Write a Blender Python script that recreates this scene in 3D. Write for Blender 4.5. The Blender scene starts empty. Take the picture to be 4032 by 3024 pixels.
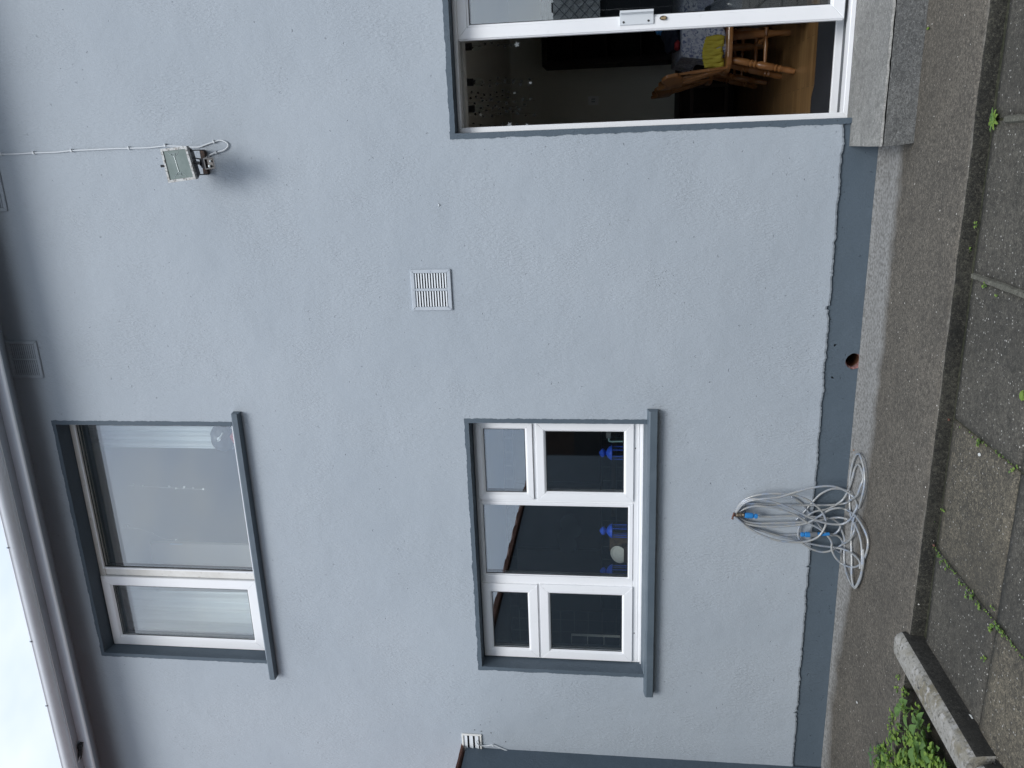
import bpy, bmesh, math, random
from mathutils import Vector, Matrix, noise
R = math.radians
sc = bpy.context.scene
col = sc.collection
random.seed(7)

# ------------------------------------------------------------------ camera, sky, sun, exposure
YAW, PITCH, ROLL, FPX = 0.294012, 0.127180, 0.000581, 3116.0
CAM = Vector((0, -4.5, 1.383))
def axes():
    cy, sy, cp, sp = math.cos(YAW), math.sin(YAW), math.cos(PITCH), math.sin(PITCH)
    f = Vector((-sy*cp, cy*cp, sp)); r = Vector((cy, sy, 0)); u = r.cross(f)
    c, s = math.cos(ROLL), math.sin(ROLL)
    return c*r+s*u, -s*r+c*u, f
RT, UP, FW = axes()
cd = bpy.data.cameras.new('camera'); cam = bpy.data.objects.new('camera', cd); col.objects.link(cam)
m = Matrix.Identity(4)
for i in range(3):
    m[i][0] = -UP[i]; m[i][1] = RT[i]; m[i][2] = -FW[i]; m[i][3] = CAM[i]
cam.matrix_world = m
cd.sensor_fit = 'HORIZONTAL'; cd.sensor_width = 36; cd.lens = FPX/4032*36
cd.clip_start = .05; cd.clip_end = 600
sc.camera = cam
SUN_EL, SUN_AZ = R(46), R(14)      # azimuth measured from -Y (the yard side) towards +X
w = bpy.data.worlds.new('World'); sc.world = w; w.use_nodes = True
nt = w.node_tree; N = nt.nodes; L = nt.links
bg = N['Background']; bg.inputs[1].default_value = .08
sky = N.new('ShaderNodeTexSky'); sky.sky_type = 'NISHITA'; sky.sun_disc = False
sky.sun_elevation = SUN_EL; sky.sun_rotation = math.pi - SUN_AZ
tc = N.new('ShaderNodeTexCoord')
mp = N.new('ShaderNodeMapping'); mp.inputs['Scale'].default_value = (1, 1, 2.2)
L.new(tc.outputs['Generated'], mp.inputs[0])
nz = N.new('ShaderNodeTexNoise'); nz.inputs['Scale'].default_value = 2.3; nz.inputs['Detail'].default_value = 5; nz.inputs['Roughness'].default_value = .55
L.new(mp.outputs[0], nz.inputs['Vector'])
cr = N.new('ShaderNodeValToRGB'); cr.color_ramp.elements[0].position = .36; cr.color_ramp.elements[1].position = .66
cr.color_ramp.elements[0].color = (.56, .67, .88, 1); cr.color_ramp.elements[1].color = (.93, .97, 1.02, 1)
L.new(nz.outputs[0], cr.inputs[0])
sx = N.new('ShaderNodeSeparateXYZ'); L.new(tc.outputs['Generated'], sx.inputs[0])
zr = N.new('ShaderNodeMapRange'); zr.inputs[1].default_value = 0; zr.inputs[2].default_value = 1
zr.inputs[3].default_value = 8.5; zr.inputs[4].default_value = 12.5
L.new(sx.outputs[2], zr.inputs[0])
vm = N.new('ShaderNodeVectorMath'); vm.operation = 'SCALE'
L.new(cr.outputs[0], vm.inputs[0]); L.new(zr.outputs[0], vm.inputs['Scale'])
mx = N.new('ShaderNodeMix'); mx.data_type = 'RGBA'; mx.inputs[0].default_value = .86
L.new(sky.outputs[0], mx.inputs[6]); L.new(vm.outputs[0], mx.inputs[7])
L.new(mx.outputs[2], bg.inputs[0])
sl = bpy.data.lights.new('sun', 'SUN'); sl.energy = 1.35; sl.angle = R(26); sl.color = (1, .985, .965)
so = bpy.data.objects.new('sun', sl); col.objects.link(so)
sd = Vector((math.sin(SUN_AZ)*math.cos(SUN_EL), -math.cos(SUN_AZ)*math.cos(SUN_EL), math.sin(SUN_EL)))
so.rotation_euler = sd.to_track_quat('Z', 'Y').to_euler(); so.location = (2, -6, 9)
vs = sc.view_settings; vs.view_transform = 'Standard'; vs.look = 'None'; vs.exposure = .66; vs.gamma = 1
sc.render.engine = 'CYCLES'

# ------------------------------------------------------------------ helpers
def ray(px, py):
    return RT*((3024-py-1512)/FPX) - UP*((px-2016)/FPX) + FW
def W(px, py, y=0.0):               # photo pixel -> point on the plane y (parallel to the house wall)
    d = ray(px, py); return CAM + d*((y-CAM.y)/d.y)
def G(px, py, z=0.0):               # photo pixel -> point on a level plane
    d = ray(px, py); return CAM + d*((z-CAM.z)/d.z)

def tag(o, label=None, cat=None, group=None, kind=None):
    if label: o['label'] = label
    if cat: o['category'] = cat
    if group: o['group'] = group
    if kind: o['kind'] = kind
    return o
def empty(name, loc=(0, 0, 0), label=None, cat=None, group=None, rz=0):
    o = bpy.data.objects.new(name, None); col.objects.link(o)
    o.location = loc; o.rotation_euler = (0, 0, rz); o.empty_display_size = .1
    return tag(o, label, cat, group)

class MB:
    """collects faces, then becomes one mesh object"""
    def __init__(s): s.v = []; s.f = []; s.mi = []; s.cur = 0
    def mesh(s, vs, fs, mi=None):
        b = len(s.v); s.v += [tuple(v) for v in vs]; s.f += [tuple(b+i for i in f) for f in fs]
        s.mi += [s.cur if mi is None else mi]*len(fs); return s
    def box(s, x0, x1, y0, y1, z0, z1, mi=None):
        vs = [(x, y, z) for x in (x0, x1) for y in (y0, y1) for z in (z0, z1)]
        return s.mesh(vs, [(0, 1, 3, 2), (4, 6, 7, 5), (0, 4, 5, 1), (2, 3, 7, 6), (0, 2, 6, 4), (1, 5, 7, 3)], mi)
    def prism(s, poly, a0, a1, axis=1, mi=None):
        """poly: 2D points, extruded along axis from a0 to a1"""
        def mk(p, a):
            q = list(p); q.insert(axis, a); return tuple(q)
        n = len(poly); vs = [mk(p, a0) for p in poly]+[mk(p, a1) for p in poly]
        fs = [tuple(range(n)), tuple(reversed(range(n, 2*n)))]+[(i, (i+1) % n, n+(i+1) % n, n+i) for i in range(n)]
        return s.mesh(vs, fs, mi)
    def frame(s, x0, x1, z0, z1, w, y0, y1, mi=None, mitre=.0):
        """rectangular ring of four mitred bars, w = width or (l, r, b, t)"""
        l, r, b, t = w if isinstance(w, tuple) else (w,)*4
        g = mitre
        O = [(x0, z0), (x1, z0), (x1, z1), (x0, z1)]; I = [(x0+l, z0+b), (x1-r, z0+b), (x1-r, z1-t), (x0+l, z1-t)]
        for i in range(4):
            j = (i+1) % 4
            s.prism([O[i], O[j], I[j], I[i]], y0, y1, 1, mi)
        return s
    def tube(s, pts, r, n=8, caps=True, mi=None, closed=False):
        pts = [Vector(p) for p in pts]; m_ = len(pts)
        rs = r if isinstance(r, (list, tuple)) else [r]*m_
        base = len(s.v); prev = None
        for i, p in enumerate(pts):
            a = pts[(i-1) % m_] if closed else pts[max(0, i-1)]; b = pts[(i+1) % m_] if closed else pts[min(m_-1, i+1)]
            t = (b-a)
            if t.length < 1e-9: t = Vector((0, 0, 1))
            t.normalize()
            if prev is None:
                u = t.cross(Vector((.3, .5, .8)));
                if u.length < .1: u = t.cross(Vector((1, 0, 0)))
            else: u = prev - t*prev.dot(t)
            u.normalize(); prev = u; v = t.cross(u)
            for k in range(n):
                a_ = 2*math.pi*k/n
                s.v.append(tuple(p+(u*math.cos(a_)+v*math.sin(a_))*rs[i]))
        segs = m_ if closed else m_-1
        for i in range(segs):
            i2 = (i+1) % m_
            for k in range(n):
                k2 = (k+1) % n
                s.f.append((base+i*n+k, base+i*n+k2, base+i2*n+k2, base+i2*n+k)); s.mi.append(s.cur if mi is None else mi)
        if caps and not closed:
            s.f.append(tuple(base+k for k in reversed(range(n)))); s.f.append(tuple(base+(m_-1)*n+k for k in range(n))); s.mi += [s.cur if mi is None else mi]*2
        return s
    def lathe(s, a, b, prof, n=14, mi=None):
        """prof: (t, radius) along a->b"""
        a, b = Vector(a), Vector(b)
        return s.tube([a.lerp(b, t) for t, r in prof], [r for t, r in prof], n, True, mi)
    def build(s, name, mats, parent=None, bevel=0, smooth=None, seg=1):
        me = bpy.data.meshes.new(name); me.from_pydata(s.v, [], s.f)
        ms = mats if isinstance(mats, (list, tuple)) else [mats]
        for q in ms: me.materials.append(q)
        if len(ms) > 1: me.polygons.foreach_set('material_index', s.mi)
        bm = bmesh.new(); bm.from_mesh(me)
        bmesh.ops.recalc_face_normals(bm, faces=bm.faces)
        bm.to_mesh(me); bm.free()
        o = bpy.data.objects.new(name, me); col.objects.link(o)
        if parent is not None:
            o.parent = parent
            # vertices are given in world space
            mw = Matrix.Translation(world_loc(parent)); me.transform(mw.inverted())
        if bevel:
            md = o.modifiers.new('bevel', 'BEVEL'); md.width = bevel; md.segments = seg; md.limit_method = 'ANGLE'; md.angle_limit = R(40)
        if smooth:
            me.polygons.foreach_set('use_smooth', [True]*len(me.polygons))
            if smooth != 2:
                me.set_sharp_from_angle(angle=R(40))
        return o
def world_loc(o):
    v = Vector((0, 0, 0))
    while o is not None: v = v+o.location; o = o.parent
    return v
def spline(pts, k=8, closed=False):
    P_ = [Vector(p) for p in pts]; n = len(P_); out = []
    for i in range(n if closed else n-1):
        if closed: p0, p1, p2, p3 = P_[(i-1) % n], P_[i], P_[(i+1) % n], P_[(i+2) % n]
        else: p0, p1, p2, p3 = P_[max(0, i-1)], P_[i], P_[i+1], P_[min(n-1, i+2)]
        for j in range(k):
            t = j/k
            out.append(.5*((2*p1)+(-p0+p2)*t+(2*p0-5*p1+4*p2-p3)*t*t+(-p0+3*p1-3*p2+p3)*t**3))
    if not closed: out.append(P_[-1])
    return out

# ------------------------------------------------------------------ materials
def mat(name, base, rough=.6, metal=0, spec=.5, noise_=None, bump=None, bump2=None, coat=0):
    """noise_=(scale, colour2, lo, hi[, detail]); bump=(scale, distance)"""
    m_ = bpy.data.materials.new(name); m_.use_nodes = True; nt = m_.node_tree; N = nt.nodes; L = nt.links
    p = N['Principled BSDF']; p.inputs['Base Color'].default_value = (*base, 1); p.inputs['Roughness'].default_value = rough
    p.inputs['Metallic'].default_value = metal; p.inputs['Specular IOR Level'].default_value = spec; p.inputs['Coat Weight'].default_value = coat
    tc = N.new('ShaderNodeTexCoord')
    last = None
    def nzn(sc_, det=6, rgh=.6):
        n = N.new('ShaderNodeTexNoise'); n.inputs['Scale'].default_value = sc_; n.inputs['Detail'].default_value = det; n.inputs['Roughness'].default_value = rgh
        L.new(tc.outputs['Object'], n.inputs['Vector']); return n
    if noise_:
        layers = noise_ if isinstance(noise_[0], tuple) else (noise_,)
        for la in layers:
            n = nzn(la[0], la[4] if len(la) > 4 else 6)
            r = N.new('ShaderNodeValToRGB'); r.color_ramp.elements[0].position = la[2]; r.color_ramp.elements[1].position = la[3]
            L.new(n.outputs[0], r.inputs[0])
            x = N.new('ShaderNodeMix'); x.data_type = 'RGBA'; L.new(r.outputs[0], x.inputs[0])
            if last: L.new(last, x.inputs[6])
            else: x.inputs[6].default_value = (*base, 1)
            x.inputs[7].default_value = (*la[1], 1); last = x.outputs[2]
        L.new(last, p.inputs['Base Color'])
    if bump:
        n = nzn(bump[0], 8, .65); b = N.new('ShaderNodeBump'); b.inputs['Distance'].default_value = bump[1]; b.inputs['Strength'].default_value = 1
        L.new(n.outputs[0], b.inputs['Height'])
        if bump2:
            n2 = nzn(bump2[0], 4, .5); b2 = N.new('ShaderNodeBump'); b2.inputs['Distance'].default_value = bump2[1]; b2.inputs['Strength'].default_value = 1
            L.new(n2.outputs[0], b2.inputs['Height']); L.new(b.outputs[0], b2.inputs['Normal']); b = b2
        L.new(b.outputs[0], p.inputs['Normal'])
    m_['p'] = 1
    return m_
def nodes(m_): return m_.node_tree.nodes, m_.node_tree.links, m_.node_tree.nodes['Principled BSDF']

def render_mat(name, base, base2, strength=1.0):
    """hand-trowelled painted render: fine pimples plus short slanted strokes in patches"""
    m_ = bpy.data.materials.new(name); m_.use_nodes = True; N, L, p = nodes(m_)
    p.inputs['Roughness'].default_value = .62; p.inputs['Specular IOR Level'].default_value = .3
    tc = N.new('ShaderNodeTexCoord')
    def nz(sc_, det, rg, vec=None, dist=0):
        n = N.new('ShaderNodeTexNoise'); n.inputs['Scale'].default_value = sc_; n.inputs['Detail'].default_value = det
        n.inputs['Roughness'].default_value = rg; n.inputs['Distortion'].default_value = dist
        L.new(vec or tc.outputs['Object'], n.inputs['Vector']); return n.outputs[0]
    def math_(op, a, b):
        q = N.new('ShaderNodeMath'); q.operation = op
        for i, v in enumerate((a, b)):
            if isinstance(v, (int, float)): q.inputs[i].default_value = v
            else: L.new(v, q.inputs[i])
        return q.outputs[0]
    def rng(a, lo, hi, o0=0, o1=1):
        q = N.new('ShaderNodeMapRange'); L.new(a, q.inputs[0]); q.inputs[1].default_value = lo; q.inputs[2].default_value = hi
        q.inputs[3].default_value = o0; q.inputs[4].default_value = o1; return q.outputs[0]
    mp = N.new('ShaderNodeMapping'); mp.inputs['Rotation'].default_value = (0, R(38), 0); mp.inputs['Scale'].default_value = (1, 1, .35)
    L.new(tc.outputs['Object'], mp.inputs[0])
    mp2 = N.new('ShaderNodeMapping'); mp2.inputs['Rotation'].default_value = (0, R(-50), 0); mp2.inputs['Scale'].default_value = (1, 1, .35)
    L.new(tc.outputs['Object'], mp2.inputs[0])
    st1 = nz(125, 3, .6, mp.outputs[0], .4); st2 = nz(110, 3, .6, mp2.outputs[0], .4)
    fine = nz(150, 5, .7)
    patch = rng(nz(2.2, 3, .6), .40, .62, .25, 1.0)
    sel = rng(nz(1.3, 2, .5), .42, .58)
    a = math_('MULTIPLY', st1, sel); b = math_('MULTIPLY', st2, math_('SUBTRACT', 1, sel)); s_ = math_('ADD', a, b)
    s_ = rng(s_, .42, .68)
    h = math_('ADD', math_('MULTIPLY', math_('MULTIPLY', s_, patch), .0018*strength), math_('MULTIPLY', fine, .0016*strength))
    big = math_('MULTIPLY', nz(3.0, 3, .5), .012); h = math_('ADD', h, big)
    pit = rng(nz(38, 2, .4), .735, .76, 0, -.004); h = math_('ADD', h, pit)
    bm_ = N.new('ShaderNodeBump'); bm_.inputs['Distance'].default_value = 1; bm_.inputs['Strength'].default_value = 1
    L.new(h, bm_.inputs['Height']); L.new(bm_.outputs[0], p.inputs['Normal'])
    x = N.new('ShaderNodeMix'); x.data_type = 'RGBA'; x.inputs[6].default_value = (*base, 1); x.inputs[7].default_value = (*base2, 1)
    L.new(rng(nz(1.1, 5, .6), .35, .65), x.inputs[0])
    y = N.new('ShaderNodeMix'); y.data_type = 'RGBA'; L.new(x.outputs[2], y.inputs[6]); y.inputs[7].default_value = (*[c*.72 for c in base2], 1)
    L.new(math_('MULTIPLY', rng(s_, .55, 1.0), math_('MULTIPLY', rng(nz(1.7, 4, .6), .52, .68), .55)), y.inputs[0])
    L.new(y.outputs[2], p.inputs['Base Color'])
    return m_
M = {}
M['wall'] = render_mat('painted render pale blue grey', (.357, .399, .438), (.396, .437, .474))
M['blue'] = render_mat('painted render slate blue', (.084, .112, .138), (.096, .124, .150), .8)
M['sill'] = mat('smooth slate blue paint', (.094, .123, .149), .5, noise_=((5, (.107, .137, .162), .4, .65), (60, (.05, .07, .085), .66, .72)), bump=(90, .0008))
M['upvc'] = mat('white pvc', (.88, .885, .89), .3, noise_=((1.6, (.80, .81, .82), .45, .8), (40, (.80, .80, .79), .62, .8)))
M['upvc_dirty'] = mat('aged white pvc', (.76, .75, .71), .45, noise_=((4, (.60, .58, .53), .45, .75), (55, (.40, .38, .34), .6, .8)))
M['gutter'] = mat('weathered grey white plastic gutter', (.86, .89, .93), .35, noise_=((2.0, (.76, .79, .82), .4, .75), (45, (.72, .73, .73), .6, .8)))
M['lip'] = mat('clean white plastic edge', (.94, .96, .98), .2)
M['fascia'] = mat('white fascia board', (.82, .87, .94), .3, noise_=(3, (.76, .81, .88), .4, .75))
M['under'] = mat('weathered board with painted shade', (.42, .46, .51), .6, noise_=((3, (.36, .40, .44), .4, .75), (40, (.30, .32, .33), .64, .75)))  # underside shade of the eaves is painted into the grey; noise adds weathering
M['gasket'] = mat('black rubber gasket', (.012, .013, .015), .6)
M['void'] = mat('dark cavity', (.006, .007, .01), .9)
M['vent'] = mat('painted plastic vent', (.45, .49, .53), .5, noise_=(30, (.38, .42, .47), .5, .8))
M['vent_slat'] = mat('white louvre plastic', (.66, .69, .71), .45)
M['black'] = mat('black painted metal', (.018, .02, .023), .45, noise_=(60, (.06, .035, .022), .55, .75))
M['rust'] = mat('rusty bracket', (.05, .035, .028), .8, noise_=(70, (.12, .06, .035), .5, .7))
M['flake'] = mat('flaking white enamel', (.46, .47, .46), .6, noise_=((75, (.10, .095, .085), .5, .62), (22, (.30, .28, .25), .5, .7)), bump=(80, .002))
M['lampglass'] = mat('green tinted lamp glass', (.11, .15, .14), .45, noise_=(14, (.16, .20, .19), .4, .75), spec=.25)
M['silver'] = mat('reflector metal', (.38, .42, .42), .3, metal=.4)
M['cable'] = mat('white cable', (.62, .65, .67), .5)
M['hose'] = mat('grey blue garden hose', (.34, .345, .335), .25, noise_=(18, (.25, .31, .41), .45, .7), spec=.7, coat=.4)
M['connector'] = mat('bright blue plastic', (.03, .21, .52), .35)
M['greyplastic'] = mat('grey plastic', (.15, .16, .17), .5)
M['brass'] = mat('old brass', (.17, .14, .10), .5, metal=.6, noise_=(90, (.06, .045, .04), .45, .7))
M['brassy'] = mat('brass lock barrel', (.30, .22, .12), .5)
M['brown'] = mat('smoky brown sensor window', (.035, .028, .022), .3)
M['terracotta'] = mat('terracotta tile', (.17, .072, .048), .8, noise_=(25, (.10, .05, .04), .4, .7))
M['brick'] = mat('broken brick rim', (.26, .12, .11), .9, noise_=(90, (.40, .32, .30), .45, .65), bump=(120, .003))
M['clay'] = mat('clay drain pipe', (.16, .07, .035), .7, noise_=(25, (.07, .035, .02), .4, .7))
M['screw'] = mat('screw head', (.09, .09, .085), .4, metal=.6)

def concrete(name, c0, c1, speck=.0, speck_col=(.55, .53, .48), bumpd=.003, rough=.75, grain=1.0):
    m_ = bpy.data.materials.new(name); m_.use_nodes = True; N, L, p = nodes(m_)
    p.inputs['Roughness'].default_value = rough; p.inputs['Specular IOR Level'].default_value = .35
    tc = N.new('ShaderNodeTexCoord')
    def nz(sc_, det=5, rg=.6):
        n = N.new('ShaderNodeTexNoise'); n.inputs['Scale'].default_value = sc_; n.inputs['Detail'].default_value = det; n.inputs['Roughness'].default_value = rg
        L.new(tc.outputs['Object'], n.inputs['Vector']); return n.outputs[0]
    def ramp(a, lo, hi, o0=0, o1=1):
        q = N.new('ShaderNodeMapRange'); L.new(a, q.inputs[0]); q.inputs[1].default_value = lo; q.inputs[2].default_value = hi
        q.inputs[3].default_value = o0; q.inputs[4].default_value = o1; return q.outputs[0]
    def mix(f, a, b):
        x = N.new('ShaderNodeMix'); x.data_type = 'RGBA'
        if isinstance(f, float): x.inputs[0].default_value = f
        else: L.new(f, x.inputs[0])
        for i, c in ((6, a), (7, b)):
            if isinstance(c, tuple): x.inputs[i].default_value = (*c, 1)
            else: L.new(c, x.inputs[i])
        return x.outputs[2]
    c = mix(ramp(nz(2.6), .35, .65), c0, c1)
    g = tuple(v*.42 for v in c0); g2 = tuple(min(1, v*2.0) for v in c1)
    c = mix(ramp(nz(62, 4, .75), .49, .57, 0, .62*grain), c, g); c = mix(ramp(nz(80, 4, .8), .53, .60, 0, .62*grain), c, g2)
    c = mix(ramp(nz(34, 5, .8), .53, .62, 0, .35*grain), c, g)
    c = mix(ramp(nz(170, 3, .7), .53, .66, 0, .75*grain), c, g)
    c = mix(ramp(nz(210, 3, .7), .55, .68, 0, .65*grain), c, g2)
    c = mix(ramp(nz(17, 5), .52, .68, 0, .5), c, tuple(v*.55 for v in c0)); c = mix(ramp(nz(1.6, 5), .48, .62, 0, .35), c, tuple(v*.7 for v in c0))
    if speck:
        vo = N.new('ShaderNodeTexVoronoi'); vo.inputs['Scale'].default_value = 85; vo.inputs['Randomness'].default_value = 1
        L.new(tc.outputs['Object'], vo.inputs['Vector'])
        se = N.new('ShaderNodeSeparateColor'); L.new(vo.outputs['Color'], se.inputs[0])
        a = N.new('ShaderNodeMath'); a.operation = 'LESS_THAN'; L.new(vo.outputs['Distance'], a.inputs[0])
        th = ramp(se.outputs[0], 1-speck, 1.0, 0, .33); L.new(th, a.inputs[1])
        c = mix(a.outputs[0], c, speck_col)
    L.new(c, p.inputs['Base Color'])
    b = N.new('ShaderNodeBump'); b.inputs['Distance'].default_value = bumpd; b.inputs['Strength'].default_value = 1
    L.new(nz(75, 6, .75), b.inputs['Height'])
    L.new(b.outputs[0], p.inputs['Normal'])
    m_['_'] = 1
    return m_, mix, ramp, nz, c, tc
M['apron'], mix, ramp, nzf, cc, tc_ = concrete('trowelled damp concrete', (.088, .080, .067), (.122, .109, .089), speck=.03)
def apron_marks():
    """pale dry strip along the house wall and pale worn nosing on the outer edge"""
    N, L, p = nodes(M['apron'])
    s = N.new('ShaderNodeSeparateXYZ'); L.new(tc_.outputs['Object'], s.inputs[0])
    wob = N.new('ShaderNodeMath'); wob.operation = 'MULTIPLY_ADD'; L.new(nzf(4.5, 4), wob.inputs[0]); wob.inputs[1].default_value = .17; L.new(s.outputs[1], wob.inputs[2])
    # the strip is about 0.27 m wide at the step and fades to 0.1 m at the far left
    wx = ramp(s.outputs[0], -3.2, -1.6, .20, -.03)
    ad = N.new('ShaderNodeMath'); ad.operation = 'SUBTRACT'; L.new(wob.outputs[0], ad.inputs[0]); L.new(wx, ad.inputs[1])
    c2 = mix(ramp(ad.outputs[0], -.235, -.13, 0, .85), cc, mix(ramp(nzf(60, 3), .4, .65), (.30, .30, .29), (.15, .148, .14)))
    w2 = N.new('ShaderNodeMath'); w2.operation = 'MULTIPLY_ADD'; L.new(nzf(7, 4), w2.inputs[0]); w2.inputs[1].default_value = .05; L.new(s.outputs[1], w2.inputs[2])
    c3 = mix(ramp(w2.outputs[0], -1.05, -1.03, .75, 0), c2, mix(ramp(nzf(50, 3), .35, .6), (.20, .19, .165), (.085, .08, .07)))
    L.new(c3, p.inputs['Base Color'])
apron_marks()
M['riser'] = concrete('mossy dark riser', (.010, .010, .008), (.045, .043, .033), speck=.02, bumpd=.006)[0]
M['slab'] = concrete('weathered paving slab', (.058, .055, .047), (.086, .080, .066), speck=.24, speck_col=(.36, .35, .32))[0]
M['slab2'] = concrete('paving slab with tan crust', (.064, .060, .050), (.135, .118, .086), speck=.2, speck_col=(.34, .33, .30))[0]
M['joint'] = concrete('mossy mortar joint', (.030, .034, .016), (.055, .055, .035), bumpd=.008)[0]
M['mortar'] = concrete('pale mortar joint', (.14, .135, .11), (.10, .10, .08), bumpd=.006)[0]
M['step'] = concrete('pale cast concrete step', (.20, .20, .19), (.27, .268, .25), bumpd=.004, grain=.6)[0]
M['step_front'] = concrete('pitted grey concrete', (.16, .164, .162), (.205, .208, .20), bumpd=.008, grain=.7)[0]
M['nosing'] = concrete('worn pale nosing', (.33, .325, .30), (.24, .235, .22), bumpd=.006)[0]
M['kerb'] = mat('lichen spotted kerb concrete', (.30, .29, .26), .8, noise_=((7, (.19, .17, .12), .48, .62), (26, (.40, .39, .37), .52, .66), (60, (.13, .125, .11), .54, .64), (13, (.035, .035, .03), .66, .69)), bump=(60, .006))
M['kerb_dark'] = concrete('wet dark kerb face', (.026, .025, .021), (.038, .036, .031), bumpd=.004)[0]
M['soil'] = concrete('dark soil', (.022, .017, .012), (.038, .028, .018), speck=.1, speck_col=(.14, .13, .10), bumpd=.02)[0]
M['ground'] = concrete('pale yard gravel', (.12, .125, .13), (.15, .154, .156), bumpd=.02)[0]
def leafmat(name, c1, c2):
    m_ = mat(name, c1, .45, noise_=(22, c2, .35, .65), spec=.4, bump=(60, .002)); N, L, p = nodes(m_)
    tr = N.new('ShaderNodeBsdfTranslucent'); tr.inputs[0].default_value = (c1[0]*1.7, c1[1]*1.6, c1[2]*.8, 1)
    ms = N.new('ShaderNodeMixShader'); ms.inputs[0].default_value = .35
    out = N['Material Output']; L.new(p.outputs[0], ms.inputs[1]); L.new(tr.outputs[0], ms.inputs[2]); L.new(ms.outputs[0], out.inputs[0]); return m_
M['leaf'] = leafmat('fresh weed leaf', (.19, .30, .055), (.24, .36, .08))
M['leaf2'] = leafmat('dull green leaf', (.12, .22, .06), (.15, .26, .08))
M['leaf3'] = leafmat('blue green leaf', (.09, .18, .075), (.11, .20, .09))
def glassmat(name, tint, ior):
    m_ = bpy.data.materials.new(name); m_.use_nodes = True; N = m_.node_tree.nodes; L = m_.node_tree.links
    N.remove(N['Principled BSDF']); out = N['Material Output']
    t = N.new('ShaderNodeBsdfTransparent'); t.inputs[0].default_value = (*tint, 1)
    g = N.new('ShaderNodeBsdfGlossy'); g.inputs['Roughness'].default_value = .0; g.inputs[0].default_value = (.93, .97, 1, 1)
    # Schlick reflectance, the same from both sides of the sheet; ior is given as normal-incidence reflectance
    f = N.new('ShaderNodeLayerWeight'); f.inputs[0].default_value = .5
    pw = N.new('ShaderNodeMath'); pw.operation = 'POWER'; L.new(f.outputs['Facing'], pw.inputs[0]); pw.inputs[1].default_value = 4.0
    ma = N.new('ShaderNodeMath'); ma.operation = 'MULTIPLY_ADD'; L.new(pw.outputs[0], ma.inputs[0]); ma.inputs[1].default_value = 1-ior; ma.inputs[2].default_value = ior
    x = N.new('ShaderNodeMixShader'); L.new(ma.outputs[0], x.inputs[0]); L.new(t.outputs[0], x.inputs[1]); L.new(g.outputs[0], x.inputs[2]); L.new(x.outputs[0], out.inputs[0]); return m_
M['glass'] = glassmat('double glazing', (.95, .97, .96), .175)
M['jarglass'] = glassmat('thin clear glass', (.92, .95, .94), .04)
# interior
M['plaster'] = mat('interior plaster', (.80, .80, .74), .8, noise_=(2, (.76, .76, .70), .4, .7))
M['bedwall'] = mat('bedroom paint', (.55, .57, .60), .8)
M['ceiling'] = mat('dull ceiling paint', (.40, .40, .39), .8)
M['darkwood'] = mat('dark stained wood', (.007, .005, .006), .8, noise_=(12, (.014, .009, .008), .4, .7))
M['brownwood'] = mat('brown cupboard wood', (.045, .024, .015), .5, noise_=(9, (.03, .016, .01), .4, .7))
M['pine'] = mat('varnished pine', (.36, .165, .06), .3, noise_=(14, (.25, .105, .037), .4, .7), coat=.3)
M['cream'] = mat('cream painted door', (.85, .77, .70), .6)
M['curtain'] = mat('white curtain cloth', (.82, .86, .88), .9)
M['chintz'] = mat('blue and white printed cloth', (.42, .44, .50), .9, noise_=((55, (.10, .12, .22), .48, .58), (18, (.22, .24, .33), .45, .65)))
M['yellow'] = mat('yellow cloth', (.42, .36, .05), .9, noise_=(20, (.40, .32, .03), .4, .7))
M['navy'] = mat('dark navy cloth', (.008, .012, .025), .9)
M['red'] = mat('dark red cloth', (.22, .01, .015), .8)
M['bag'] = mat('glossy black plastic', (.006, .009, .014), .22)
M['mat_'] = mat('black door mat', (.010, .012, .017), .95, noise_=(150, (.05, .05, .05), .70, .74))
M['lantern'] = mat('blue enamel', (.03, .11, .70), .35)
M['china'] = mat('white china', (.62, .63, .60), .25)
M['foil'] = mat('silver foil', (.88, .88, .86), .3, metal=.15)
M['darkfoil'] = mat('dull dark foil', (.06, .062, .062), .75)
M['aqua'] = mat('pale blue plastic', (.30, .50, .52), .35)
M['toyred'] = mat('red shell', (.42, .03, .02), .4)
M['toydark'] = mat('dark shell', (.03, .035, .05), .4)
def planks():
    m_ = mat('oak strip floor', (.30, .17, .07), .38, coat=.2); N, L, p = nodes(m_)
    tc = N.new('ShaderNodeTexCoord'); br = N.new('ShaderNodeTexBrick')
    br.inputs['Scale'].default_value = 1; br.inputs['Brick Width'].default_value = .6; br.inputs['Row Height'].default_value = .07; br.inputs['Mortar Size'].default_value = .0015
    br.inputs['Color1'].default_value = (.34, .20, .085, 1); br.inputs['Color2'].default_value = (.22, .12, .048, 1); br.inputs['Mortar'].default_value = (.05, .028, .014, 1)
    L.new(tc.outputs['Object'], br.inputs['Vector']); 
    n = N.new('ShaderNodeTexNoise'); n.inputs['Scale'].default_value = 8; mpn = N.new('ShaderNodeMapping'); mpn.inputs['Scale'].default_value = (1, 14, 1)
    L.new(tc.outputs['Object'], mpn.inputs[0]); L.new(mpn.outputs[0], n.inputs['Vector'])
    x = N.new('ShaderNodeMix'); x.data_type = 'RGBA'; x.blend_type = 'MULTIPLY'; x.inputs[0].default_value = .5
    L.new(br.outputs[0], x.inputs[6]); L.new(n.outputs[0], x.inputs[7]); L.new(x.outputs[2], p.inputs['Base Color']); return m_
M['floor'] = planks()
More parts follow.
